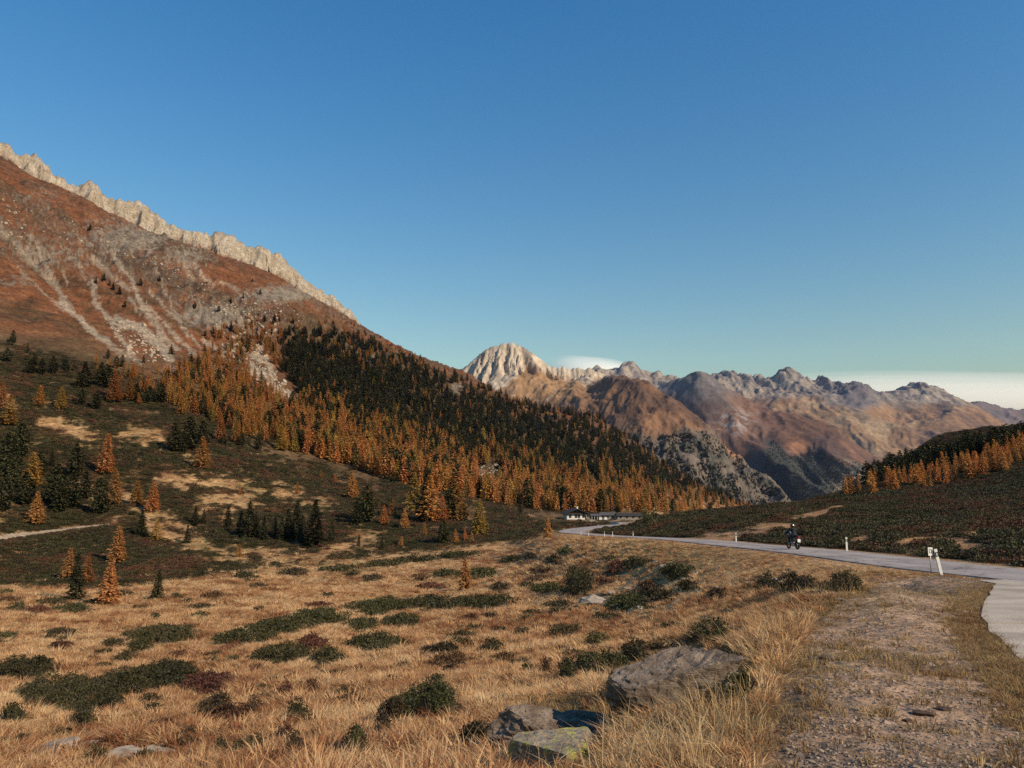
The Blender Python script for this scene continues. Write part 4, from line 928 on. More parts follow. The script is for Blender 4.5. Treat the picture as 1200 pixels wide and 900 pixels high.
def shrub_patch(cx, cy, hw, hh, kind, label, group, tall=.42, name='juniper_shrub'):
    P0 = hit(cx, cy)
    if P0 is None: return
    rnd = random.Random(int(cx * 7 + cy)); V, Fc, SV, SF = [], [], [], []
    s = max(.03, .0026 * P0.y); n = int(min(1300, max(50, hw * hh * 3.14 / 2.0)))
    for _ in range(n):
        a = rnd.uniform(0, 6.283); r = math.sqrt(rnd.random()); r *= .80 + .62 * float(noise(math.cos(a) * 1.8 + cx, math.sin(a) * 1.8 + cy)) + rnd.gauss(0, .07)
        x = cx + math.cos(a) * r * hw; y = cy + math.sin(a) * r * hh - (math.cos(a) * r * hw) * .06
        Q = hit(x, y)
        if Q is None or abs(Q.y - P0.y) > .45 * P0.y: continue
        h = tall * (1 - min(1, r) ** 2) ** .5 * (.35 + 1.0 * abs(float(noise(Q.x * 1.3, Q.y * 1.3, 7)) + .3)) * rnd.uniform(.75, 1.15)
        leaves(V, Fc, (Q.x - P0.x, Q.y - P0.y, Q.z - P0.z + h), s, 5, rnd)
        if h > s: leaves(V, Fc, (Q.x - P0.x, Q.y - P0.y, Q.z - P0.z + h * .45), s, 3, rnd)
        if rnd.random() < .3: limb(SV, SF, (Q.x - P0.x, Q.y - P0.y, Q.z - P0.z - .05), (Q.x - P0.x + rnd.gauss(0, .08), Q.y - P0.y + rnd.gauss(0, .08), Q.z - P0.z + h), .008 + .0004 * P0.y)
    m = {'g': M_jun, 'r': M_red, 'd': M_hth, 'o': M_olv}[kind]
    e = empty(name, P0); link('foliage', new_mesh('foliage', V, Fc, [m]), e)
    if SV: link('stems', new_mesh('stems', SV, SF, [M_bark]), e)['kind'] = 'stuff'
    tag(e, label, 'shrub', group)

GL = {'g': ('low dark green juniper mat spread over the tan meadow', 'green juniper mats on the meadow'), 'r': ('low reddish brown heath patch in the meadow grass', 'reddish heath patches on the meadow'),
      'd': ('low blackish brown heath patch in the meadow grass', 'dark heath patches on the meadow'), 'o': ('low olive green heath patch in the meadow grass', 'olive heath patches on the meadow')}
for i_, (a, b, w, h, k) in enumerate(SH): shrub_patch(a, b, w, h, k, *GL[k], tall=(.42 if k == 'g' else .34) * (.55 if i_ >= len(SH) - len(SMALL) else 1), name='juniper_shrub' if k == 'g' else 'heath_shrub')
shrub_patch(677,692,19,10,'g','tall dark juniper bush beside a pale stone outcrop', None, 1.9)
shrub_patch(898,690,14,7,'d','dark heath tuft beside the flat grey stone on the road bank', None, .5, 'heath_shrub')
shrub_patch(935,692,26,7,'d','dark heath patch over the grey stone edge of the road bank', None, .5, 'heath_shrub')
shrub_patch(988,690,26,7,'o','olive heath patch on the road bank below the leaning post', None, .4, 'heath_shrub')
shrub_patch(757,614,8,3,'g','round dark bush at the corner of the car park', None, 3.6)
shrub_patch(767,613,7,3,'g','lower dark bush next to the round bush by the car park', None, 2.8)
shrub_patch(830,752,30,9,'g','dark domed shrub growing over the top of the slab boulder', None, .45)
shrub_patch(845,818,36,16,'g','dark leafy shrub in front of the slab boulder', None, .4)
shrub_patch(1105,646,20,6,'g','dark bush on the sandy cutting opposite the leaning post', None, .8)
# heath of the slopes: low clumps
def clump(seed, m):
    rnd = random.Random(seed); V, Fc = [], []
    for _ in range(46):
        a = rnd.uniform(0, 6.283); r = math.sqrt(rnd.random()) * .5; h = .34 * math.sqrt(max(0, 1 - (r / .55) ** 2))
        leaves(V, Fc, (math.cos(a) * r, math.sin(a) * r, h), .11, 3, rnd)
    return new_mesh('heath_clump', V, Fc, [m])
CL = [clump(1, M_hth), clump(2, M_hth), clump(3, M_jun), clump(4, M_red), clump(5, M_olv)]
s_cl = []
for me, (a, b), lb in zip(CL, [(1010,642),(1040,643),(870,631),(1165,655),(1080,650)], ['dark brown heath clump by the guide post opposite the layby', 'dark brown heath clump on the verge before the sandy cutting', 'green heath clump on the far verge beyond the motorcycle', 'reddish heath clump on the far verge near the concrete apron', 'olive heath clump at the foot of the sandy cutting']):
    P = hit(a, b); s_cl.append(tag(link('heath_shrub', me, loc=P, scale=(1.3, 1.3, 1.1)), lb, 'shrub'))
PATHP = [(q.x, q.y) for q in (hit(a, b, 150) for a, b in [(-60,640),(0,630),(30,626),(70,621.5),(100,617.5),(128,614.5)]) if q is not None]
X1, Y1 = field(80000, -.80, .22, 110, 480); k = (RNG.random(len(X1)) < gsamp(hsm, X1, Y1) ** 1.5) & (gsamp(rd, X1, Y1) > 9) & (np.hypot(X1 - 50, (Y1 - 385) * .8) > 42) & (poly_dist(X1, Y1, PATHP)[0] > 2.0); X1, Y1 = X1[k], Y1[k]
X2, Y2 = field(95000, .06, .80, 34, 520); k = (RNG.random(len(X2)) < gsamp(rhm, X2, Y2) ** 1.5) & (gsamp(rd, X2, Y2) > RHW + 1.2 + .014 * Y2); X2, Y2 = X2[k], Y2[k]
X = np.concatenate([X1, X2]); Y = np.concatenate([Y1, Y2]); n = len(X); sc = RNG.uniform(.35, .85, n) * (1 + Y / 120)
kind_n = fbm(X / 16, Y / 16, 3, 111) + RNG.normal(0, .12, n)
idx = np.where(kind_n > .20, 3, np.where(kind_n > .06, 4, np.where(kind_n < -.16, 2, RNG.integers(0, 2, n))))
hz_ = sc * RNG.uniform(.4, 1.0, n) * (1 + 1.1 * np.clip(fbm(X / 4, Y / 6, 3, 113), -.5, .9))
scatter('heath', np.stack([X, Y, gz(X, Y) - .05], 1), rotz(n, .08), np.stack([sc, sc, hz_], 1), 4 - idx, s_cl, 'dark brown and green heath covering both slopes')

# ================================================================== rocks
def rock_mat(name, c1, c2, c3, lichen=None, sc=2.2, bd=.06):
    m = bpy.data.materials.new(name); m.use_nodes = True; n, l = m.node_tree.nodes, m.node_tree.links
    b = n['Principled BSDF']; b.inputs['Roughness'].default_value = .92; b.inputs['Specular IOR Level'].default_value = .15; tc = n.new('ShaderNodeTexCoord')
    def nz(s, d=6, stretch=None):
        t = n.new('ShaderNodeTexNoise'); t.inputs['Scale'].default_value = s; t.inputs['Detail'].default_value = d; t.inputs['Roughness'].default_value = .62
        if stretch:
            mp = n.new('ShaderNodeMapping'); mp.inputs['Scale'].default_value = stretch; l.new(tc.outputs['Object'], mp.inputs[0]); l.new(mp.outputs[0], t.inputs['Vector'])
        else: l.new(tc.outputs['Object'], t.inputs['Vector'])
        return t.outputs['Fac']
    r = n.new('ShaderNodeValToRGB'); e = r.color_ramp.elements; e[0].position = .32; e[0].color = (*c1, 1); e[1].position = .68; e[1].color = (*c3, 1); k = e.new(.5); k.color = (*c2, 1)
    l.new(nz(sc, 8, (1, 1, 2.2)), r.inputs[0]); cur = r.outputs[0]
    if lichen:
        ra = n.new('ShaderNodeValToRGB'); ra.color_ramp.elements[0].position = .5; ra.color_ramp.elements[1].position = .6; l.new(nz(sc * 2.3, 8), ra.inputs[0])
        mx = n.new('ShaderNodeMix'); mx.data_type = 'RGBA'; mx.inputs[7].default_value = (*lichen, 1); l.new(ra.outputs[0], mx.inputs[0]); l.new(cur, mx.inputs[6]); cur = mx.outputs[2]
    l.new(cur, b.inputs['Base Color']); bp = n.new('ShaderNodeBump'); bp.inputs['Distance'].default_value = bd; bp.inputs['Strength'].default_value = .9
    l.new(nz(sc * 5, 10, (1, 1, 3)), bp.inputs['Height']); l.new(bp.outputs[0], b.inputs['Normal']); return m
M_r1 = rock_mat('rusty_grey_rock', (.11,.075,.053), (.235,.172,.125), (.37,.28,.21), sc=4.2); M_r2 = rock_mat('dark_rock', (.055,.04,.03), (.11,.068,.046), (.18,.11,.075))
M_r3 = rock_mat('lichen_rock', (.19,.145,.10), (.29,.235,.165), (.40,.325,.23), (.36,.34,.09)); M_r4 = rock_mat('pale_stone', (.24,.185,.135), (.36,.285,.21), (.50,.41,.31), bd=.012)
def rock_mesh(seed, m, dims, planes=11, sub=4, rough=.05, tilt=(0, 0, 0), strata=.03):
    rnd = random.Random(seed); bm = bmesh.new(); bmesh.ops.create_icosphere(bm, subdivisions=sub, radius=1)
    pl = [(Vector((rnd.gauss(0, 1), rnd.gauss(0, 1), rnd.gauss(0, .7))).normalized(), rnd.uniform(.55, .85)) for _ in range(planes)] + [(Vector((rnd.uniform(-.12, .12), rnd.uniform(-.1, .1), 1)).normalized(), .45)]
    co = np.array([v.co for v in bm.verts]) * 1.15
    for nrm, d in pl:
        nv = np.array(nrm); t = co @ nv - d; k = t > 0; co[k] -= np.outer(t[k], nv)
    co += (co / np.linalg.norm(co, axis=1)[:, None]) * (rough * (fbm(co[:, 0] * 2.2 + seed, co[:, 1] * 2.2 + co[:, 2] * 1.7, 4, seed) + .6 * fbm(co[:, 0] * 7, co[:, 1] * 7 + co[:, 2] * 9, 3, seed + 3)))[:, None]
    lay = co[:, 2] * 7 + .6 * fbm(co[:, 0], co[:, 1], 2, seed); co[:, :2] *= (1 - strata * (np.abs((lay % 1) - .5) < .16))[:, None]
    co *= np.array(dims)[None]; R = np.array(Euler(tilt).to_matrix()); co = co @ R.T
    for v, c in zip(bm.verts, co): v.co = c
    me = bpy.data.meshes.new('rock'); bm.to_mesh(me); bm.free(); me.materials.append(m); return me
def rock(name, seed, m, px_, py_, wpx, hpx, label, group=None, deep=.9, rough=.06, tilt=(0, 0, 0), lift=.25, planes=11, sub=4, rz=0, strata=.03):
    """a boulder that shows wpx by hpx pixels, its foot at the pixel"""
    P = hit(px_, py_)
    if P is None: return
    k = P.length / F * .5; w, h = wpx * k, hpx * k
    o = link(name, rock_mesh(seed, m, (w * 1.12, w * deep, h * 1.6), planes, sub, rough, tilt, strata), loc=(P.x, P.y + w * deep * .5, P.z + h * lift), rot=(0, 0, rz)); return tag(o, label, 'rock', group)
rock('boulder', 3, M_r1, 810, 834, 138, 74, 'large rusty grey slab boulder sloping beside the gravel layby', deep=.75, tilt=(.22, -.24, .0), lift=.62, sub=5, rough=.15)
rock('boulder', 8, M_r1, 660, 882, 140, 56, 'flat rusty grey boulder below the large slab boulder', deep=.6, tilt=(0.34, .06, .2), lift=.35, sub=5, rough=.15)
rock('boulder', 12, M_r2, 590, 874, 56, 34, 'small blackish brown boulder at the end of the flat boulder', deep=.8, lift=.4)
rock('boulder', 15, M_r3, 662, 905, 100, 56, 'rounded boulder with yellow green lichen in the straw grass', deep=.8, planes=6, lift=.3, sub=5, strata=.0)
STONES = [(60,884,46,16),(112,878,28,12),(190,885,34,12),(145,890,40,16),(225,893,30,12),(420,868,26,10),(390,878,18,8),(345,899,20,10),(430,850,12,6),(300,862,10,5),(210,862,8,4),(245,846,10,4),(450,872,10,6),(352,870,14,6),
          (720,712,12,5),(702,706,30,7),(690,704,24,7),(705,698,14,6),(718,696,10,5),(752,715,14,6),(736,691,10,5),(780,665,14,6),(769,660,10,5),(815,672,12,4),(700,659,6,4),(688,655,5,3),(668,640,8,6),(672,656,6,3),(842,690,9,5),(860,688,8,4),(880,686,14,4),(912,682,22,7),(940,690,12,4),(978,697,14,4),(985,703,8,3),(905,697,8,4),(666,755,4,3),(668,766,5,3),(550,772,4,3),(733,754,5,3),(600,715,5,3),(530,880,12,6),(480,885,10,5),(25,888,16,8),(85,893,20,10)]
st_mesh = [rock_mesh(40 + i, M_r4, (1, .8, .62), 9, 3, .08) for i in range(5)]
for a, b, w, h in STONES:
    P = hit(a, b)
    if P is None: continue
    k = P.length / F * .5; near_ = P.y < 30
    o = link('stone', random.choice(st_mesh), loc=(P.x, P.y, P.z + h * k * .45), rot=(random.uniform(-.2, .2), random.uniform(-.2, .2), random.uniform(0, 6.28)), scale=(w * k * 1.2, w * k * 1.1, h * k * 1.9))
    tag(o, 'pale grey stone lying in the grass at the lower end of the meadow' if near_ and a < 560 else 'pale grey stone on the grassy slope below the road', 'stone', 'pale stones low on the meadow' if near_ and a < 560 else 'pale stones below the road')
# clods and pebbles of the layby
for i, (a, b, w, m, lb) in enumerate([(1083,838,24,M_r2,'rust brown clod of earth lying on the gravel layby'),(1108,832,16,M_r2,'small dark brown clod next to the rust brown clod'),(1065,846,14,M_r2,'flat brown clod in the worn turf of the layby'),(1078,787,10,M_r2,'single black stone on the gravel layby'),(972,772,26,M_r1,'flat grey stone half sunk at the edge of the layby')]):
    P = hit(a, b); k = P.length / F * .5
    tag(link('clod' if i < 3 else 'stone', rock_mesh(70 + i, m, (w * k, w * k * .8, w * k * .45), 8, 3, .15), loc=(P.x, P.y, P.z + .01)), lb, 'stone')
M_peb = mat('pebble_stone', (.30,.21,.145), .9, .1, 3, rand=.35, hue=.01)
pebs = []
for i, (a, b) in enumerate([(1050,800),(1120,830),(1000,870),(1150,860)]):
    P = hit(a, b); pebs.append(tag(link('pebble', rock_mesh(80 + i, M_peb, (.025, .02, .014), 8, 2, .1), loc=P), 'pale pebble on the gravel of the layby', 'stone', 'layby pebbles'))
X, Y = field(30000, .05, .80, 3.3, 36); ly, a_, b_ = lay_in(X, Y)
keep = (ly & (fbm(X / 2.6, Y / 3.0, 3, 83) + .6 * (np.exp(-((a_ - 1080) / 150) ** 2) - .5) + RNG.normal(0, .15, len(X)) > 0)) & ~inside(X, Y, APRON_POLY)
X3, Y3 = field(9000, .1, .75, 20, 180); k3 = (np.abs(gsamp(rd, X3, Y3) - RHW - .7) < .6) & (X3 < 19); X = np.concatenate([X[keep], X3[k3]]); Y = np.concatenate([Y[keep], Y3[k3]])
n = len(X); sc = np.exp(RNG.normal(-.85, .45, n)) * (1 + Y / 40)
scatter('gravel', np.stack([X, Y, gz(X, Y) + .002], 1), rotz(n, .3), np.stack([sc, sc, sc], 1), RNG.integers(0, 4, n), pebs, 'pale gravel pebbles of the layby and road shoulder')
# scree and boulder fields on the mountain
bl = [link('boulder', rock_mesh(90 + i, M_r4, (1.6, 1.3, 1.1), 9, 2, .1), loc=hit(a, b, 300)) for i, (a, b) in enumerate([(170,410),(262,412),(572,558)])]
for o, lb in zip(bl, ['grey block at the foot of the long scree', 'grey block on the scree tongue above the larches', 'grey block in the boulder glade of the larch forest']): tag(o, lb, 'rock')
bp_ = sample([(240,360),(330,350),(360,372),(330,400),(250,395)], 260) + sample([(200,300),(300,345),(260,370),(150,300)], 120) + sample([(555,545),(590,545),(590,572),(555,575)], 120) + sample([(255,400),(300,400),(350,472),(330,478)], 420) + sample([(120,370),(170,380),(205,425),(150,425)], 200) + sample([(0,230),(180,280),(250,330),(120,300),(0,300)], 130) + sample([(640,600),(560,575),(600,585)], 40)
bp_ = [q for q in (hit(a, b, 300) for a, b in bp_) if q is not None]; n = len(bp_); sc = np.exp(RNG.normal(-.45, .5, n))
scatter('mountain_boulders', [tuple(q) for q in bp_], rotz(n, .5), np.stack([sc, sc, sc], 1), RNG.integers(0, 3, n), bl, 'grey boulders strewn over the screes and crags of the mountainside')
# ================================================================== built things
def box(V, Fc, x0, x1, y0, y1, z0, z1):
    b = len(V); V += [(x0, y0, z0), (x1, y0, z0), (x1, y1, z0), (x0, y1, z0), (x0, y0, z1), (x1, y0, z1), (x1, y1, z1), (x0, y1, z1)]
    Fc += [(b, b + 3, b + 2, b + 1), (b + 4, b + 5, b + 6, b + 7), (b, b + 1, b + 5, b + 4), (b + 1, b + 2, b + 6, b + 5), (b + 2, b + 3, b + 7, b + 6), (b + 3, b, b + 4, b + 7)]
def prism(poly, z0, z1):
    n = len(poly); V = [(x, y, z0) for x, y in poly] + [(x, y, z1) for x, y in poly]
    return V, [tuple(range(n - 1, -1, -1)), tuple(range(n, 2 * n))] + [(i, (i + 1) % n, n + (i + 1) % n, n + i) for i in range(n)]
def obox(name, m, parent, *bxs):
    V, Fc = [], []
    for b in bxs: box(V, Fc, *b)
    return link(name, new_mesh(name, V, Fc, [m]), parent)
def tube(V, Fc, pts, r, seg=8):
    pts = [Vector(p) for p in pts]; b = len(V); rr = r if hasattr(r, '__len__') else [r] * len(pts)
    for i, p in enumerate(pts):
        d = (pts[min(i + 1, len(pts) - 1)] - pts[max(i - 1, 0)]).normalized(); u = d.orthogonal().normalized() if abs(d.z) < .9 else Vector((1, 0, 0)); u = (u - d * u.dot(d)).normalized(); w = d.cross(u)
        for k in range(seg): a = 6.2832 * k / seg; V.append(tuple(p + (u * math.cos(a) + w * math.sin(a)) * rr[i]))
    for i in range(len(pts) - 1):
        for k in range(seg): Fc.append((b + i * seg + k, b + i * seg + (k + 1) % seg, b + (i + 1) * seg + (k + 1) % seg, b + (i + 1) * seg + k))
    Fc.append(tuple(b + k for k in reversed(range(seg)))); Fc.append(tuple(b + (len(pts) - 1) * seg + k for k in range(seg)))
def otube(name, m, parent, *ts, seg=8):
    V, Fc = [], []
    for pts, r in ts: tube(V, Fc, pts, r, seg)
    return link(name, new_mesh(name, V, Fc, [m], True), parent)
M_white = mat('white_paint', (.72,.69,.63), .6, .12, 3); M_black = mat('black_paint', (.02,.02,.02), .5, .1, 5); M_refl = mat('reflector', (.55,.52,.48), .25, .05, 5, spec=.6)
M_steel = mat('galvanised_steel', (.34,.33,.32), .45, .12, 8, metal=.6); M_conc = mat('concrete_apron', (.45,.365,.28), .9, .24, .9, .35, 22)
M_wood = mat('dark_timber', (.055,.036,.024), .8, .25, 3); M_roof = mat('dark_shingle', (.05,.043,.04), .85, .25, 2); M_plast = mat('white_plaster', (.70,.65,.56), .85, .08, .6)
M_glass = mat('window_glass', (.03,.035,.045), .12, .1, 1, spec=.7); M_groof = mat('grey_sheet_roof', (.10,.088,.08), .6, .15, .8); M_stone = mat('house_stone', (.30,.26,.21), .9, .3, 1.5)
# --- concrete apron: slabs with open joints
apr = empty('concrete_apron', (AP_EDGE[2].x, AP_EDGE[2].y, AP_EDGE[2].z)); tag(apr, 'pale concrete apron of broad slabs between layby and road', kind='structure')
def edge_x(y): ys = [q.y for q in AP_EDGE][::-1]; xs = [q.x for q in AP_EDGE][::-1]; return float(np.interp(y, ys, xs))
J = [AP_EDGE[0].y + 1.6, hit(1180,695).y, hit(1180,734).y, AP_EDGE[6].y - .2, AP_EDGE[-1].y]
for k in range(4):
    y1, y0 = J[k] - .045, J[k + 1] + .045; L_ = [(edge_x(y) + .10 * float(noise(np.array([y * 1.7]), np.array([3.]), 8)[0]), y) for y in np.linspace(y0, y1, 10)]
    if k == 0: L_ = [(max(x, np.interp(y, [AP_EDGE[0].y - .2, AP_EDGE[0].y + 1.6], [x, 16.2])), y) for x, y in L_]
    rx_ = lambda y: float(np.interp(y, ROADC[:, 1], ROADC[:, 0])) - RHW - .03
    V, Fc = [], []
    for x, y in L_:
        zr = float(np.interp(y, ROADC[:, 1], ROADC[:, 2])) + .01; xr = rx_(y)
        for t in np.linspace(0, 1, 6):
            X_ = lerp(x, xr, t); V.append((X_, y, max(lerp(float(gz(x, y)) + .035, zr, t), float(gz(X_, y)) + .02)))
    n0 = len(V); V += [(a, b, c - .14) for a, b, c in V]; Fc = [tuple(f) for f in grid_faces(10, 6)]
    Fc += [(i * 6, i * 6 + n0, (i + 1) * 6 + n0, (i + 1) * 6) for i in range(9)] + [(i, i + 1, i + 1 + n0, i + n0) for i in range(5)] + [(54 + i, 54 + i + n0, 55 + i + n0, 55 + i) for i in range(5)]
    o = link('slab', new_mesh('slab', V, Fc, [M_conc]), apr); o.location = -Vector(apr.location)
# --- guide posts
def post(X, Y, zb, label, lean=(0, 0), h=.92):
    e = empty('guide_post', (X, Y, zb)); e.rotation_euler = (lean[0], lean[1], 0)
    V, Fc = prism([(-.055, -.045), (.055, -.045), (.065, .0), (.03, .05), (-.03, .05), (-.065, .0)], -.1, h)
    for i in range(6, 12): V[i] = (V[i][0], V[i][1], h - (.05 if V[i][1] > 0 else 0))
    link('post_body', new_mesh('post_body', V, Fc, [M_white]), e)
    obox('black_band', M_black, e, (-.0585, .0585, -.0485, -.03, h - .30, h - .12)); obox('reflector', M_refl, e, (-.024, .024, -.052, -.044, h - .27, h - .15))
    return tag(e, label, 'post', 'white guide posts along the road')
def side_post(u, v, side, label, lean=(0, 0), h=.92):
    s, e_ = pix(u, v); best = None
    for q in ROADC[20:]:
        if q[1] < 5: continue
        X = q[0] + side * (RHW + .5)
        if best is None or abs(X / q[1] - s) < best[0]: best = (abs(X / q[1] - s), X, q[1], q[2])
    return post(best[1], best[2], float(gz(best[1], best[2])), label, lean, h)
for u, v, sd, lb in [(993,642,1,'white guide post standing opposite the layby past the motorcycle'),(886,645,-1,'white guide post on the meadow side just beyond the motorcycle'),(863,632,1,'white guide post at the foot of the heath hill beyond the motorcycle'),(810,627,1,'white guide post on the hill side where the road straightens'),
                     (790,633,-1,'white guide post on the meadow side, second beyond the motorcycle'),(742,625,1,'last white guide post on the hill side before the bend'),(732,629,-1,'white guide post above the olive road bank'),(717,627,-1,'small white guide post of the close pair before the bend'),(708,626,-1,'short white guide post between the pair and the bend'),
                     (701,625.5,-1,'white guide post at the beginning of the bend'),(690,624.5,-1,'white guide post inside the bend'),(681,623,-1,'farthest white guide post at the apex of the bend')]:
    side_post(u, v, sd, lb)
pn = hit(1103, 674); post(pn.x, pn.y, pn.z, 'leaning white guide post at the corner of the layby', (0.03, -.19), 1.02)
# --- marker plate on a thin pole
pm = hit(1091.5, 674); sg = empty('marker_sign', pm, .1); otube('pole', M_steel, sg, ([(0, 0, -.2), (0, 0, .98)], .022))
obox('plate', M_white, sg, (-.095, .095, -.036, -.022, .74, 1.06)); pl_ = sg.children[-1] if sg.children else None
V, Fc = [], []
for b_ in ((-.05, .05, -.0385, -.0365, .98, 1.0), (-.05, -.03, -.0385, -.0365, .86, .98), (.03, .05, -.0385, -.0365, .86, .98), (-.05, .05, -.0385, -.0365, .84, .86)): box(V, Fc, *b_)
link('plate_mark', new_mesh('plate_mark', V, Fc, [M_black]), sg)
tag(sg, 'small white marker plate on a thin grey pole beside the leaning post', 'sign')

# --- inn with low gable, facing down the road
HX, HY = 33.0, 399.0; HZ = float(gz(HX, HY)) - .1
inn = empty('mountain_inn', (HX, HY, HZ), .12); tag(inn, 'white walled mountain inn with dark low gable roof below the larch forest', 'house')
W, D, H, RH = 5.1, 11.0, 3.4, 2.2
obox('wall', M_plast, inn, (-W, W, 0, D, -1.2, H))
V, Fc = prism([(-W, 0), (W, 0), (0, 1)], 0, 1); V = [(x, (.02 if z == 0 else D - .02), H + (y * RH * .86)) for x, y, z in V]; link('timber_gable', new_mesh('timber_gable', V, Fc, [M_wood]), inn)
rf = empty('roof'); rf.parent = inn
for sx in (-1, 1):
    V, Fc = [], []; ex = W + 1.2
    for y in (-1.8, D + .8):
        for (x, z_) in ((0, H + RH), (sx * ex, H + RH - ex * RH / (W + .4)), (sx * ex, H + RH - ex * RH / (W + .4) - .22), (0, H + RH - .24)): V.append((x, y, z_))
    Fc = [(0, 1, 5, 4), (1, 2, 6, 5), (2, 3, 7, 6), (0, 3, 2, 1), (4, 5, 6, 7)]; link('roof_slope', new_mesh('roof_slope', V, Fc, [M_roof]), rf)
obox('chimney', M_plast, rf, (1.2, 1.9, 6, 6.7, H + .5, H + RH + .9))
for x0, x1, z0, z1 in ((-3.9, -2.9, 1.1, 2.5), (-.9, .1, 1.1, 2.5), (.6, 1.6, 1.1, 2.5), (3.0, 3.9, 1.1, 2.5), (-.5, .5, H + .35, H + 1.15)):
    wd = obox('window', M_wood, inn, (x0 - .14, x1 + .14, -.07, .05, z0 - .14, z1 + .14)); obox('pane', M_glass, wd, (x0, x1, -.10, -.06, z0, z1))
obox('door', M_wood, inn, (4.25, 4.95, -.08, .05, 0, 2.1)); obox('balcony_rail', M_wood, inn, (-W - .2, W + .2, -.9, -.8, H - .55, H + .05), (-W - .2, W + .2, -.9, 0, H - .65, H - .55))
obox('terrace_wall', M_plast, inn, (-1.5, W + 2.6, -4.4, -4.1, -1.6, .15)); obox('terrace', M_stone, inn, (-1.5, W + 2.6, -4.1, -.02, -1.6, -.05))
def hut(name, X, Y, rz_, w, d, h, rh, mw, mr, label, nwin, posts=False):
    e = empty(name, (X, Y, float(gz(X, Y)) - .1), rz_); tag(e, label, 'shed')
    obox('wall', mw, e, (-w, w, (1.4 if posts else 0), d, -.6, h))
    V = [(-w - .5, -.6, h - .1), (w + .5, -.6, h - .1), (w + .5, d / 2, h + rh), (-w - .5, d / 2, h + rh), (w + .5, d + .6, h - .1), (-w - .5, d + .6, h - .1)]
    V += [(a, b, c - .16) for a, b, c in V]; Fc = [(0, 1, 2, 3), (3, 2, 4, 5), (0, 6, 7, 1), (5, 4, 10, 11), (6, 9, 8, 7), (9, 11, 10, 8), (0, 3, 9, 6), (3, 5, 11, 9), (1, 7, 8, 2), (2, 8, 10, 4)]
    link('roof', new_mesh('roof', V, Fc, [mr]), e)
    y0 = 1.4 if posts else 0
    for i in range(nwin):
        x = -w + (i + .5) * 2 * w / nwin; wd = obox('window', M_wood, e, (x - .5, x + .5, y0 - .06, y0 + .04, .8, 1.9)); obox('pane', M_glass, wd, (x - .38, x + .38, y0 - .09, y0 - .05, .92, 1.78))
    if posts:
        for i in range(4): x = -w + .15 + i * (2 * w - .3) / 3; obox('post', M_white, e, (x - .08, x + .08, -.3, -.14, -.3, h - .05))
    return e
hut('timber_annex', 42.6, 398, .05, 2.2, 5, 2.2, .8, M_wood, M_groof, 'small dark annex with grey roof and white porch posts beside the inn', 2, True)
hut('stone_barn', 49.0, 401, -.05, 3.6, 6, 2.4, 1.2, M_stone, M_groof, 'pale barn with grey pitched roof between the annex and the long shed', 3)
hut('long_shed', 60.0, 398, -.04, 6.4, 5.5, 2.2, 1.2, M_stone, M_roof, 'long low stone shed with dark roof next to the pale barn', 4)
# boards and fence in front
for X, lb in ((43.6, 'upright white board at the end of the inn terrace'), (46.2, 'white board on two legs before the pale barn')):
    zz = float(gz(X, 386)); e = empty('notice_board', (X, 386, zz)); obox('panel', M_white, e, (-.7, .7, 0, .06, .5, 1.7)); obox('leg', M_wood, e, (-.65, -.57, .062, .12, -.2, 1.6)); obox('leg', M_wood, e, (.57, .65, .062, .12, -.2, 1.6)); tag(e, lb, 'sign')
fe = empty('yard_fence', (51, 383, float(gz(51, 383)))); tag(fe, 'low grey timber rail fence along the yard of the inn', 'fence')
for i in range(9): x = i * 2.2; z_ = float(gz(51 + x, 383)) - fe.location.z; obox('fence_post', M_stone, fe, (x - .07, x + .07, -.07, .07, z_ - .2, z_ + 1.0))
obox('rail', M_stone, fe, (0, 17.6, -.11, -.075, .75, .87)); obox('rail', M_stone, fe, (0, 17.6, -.11, -.075, .38, .5))

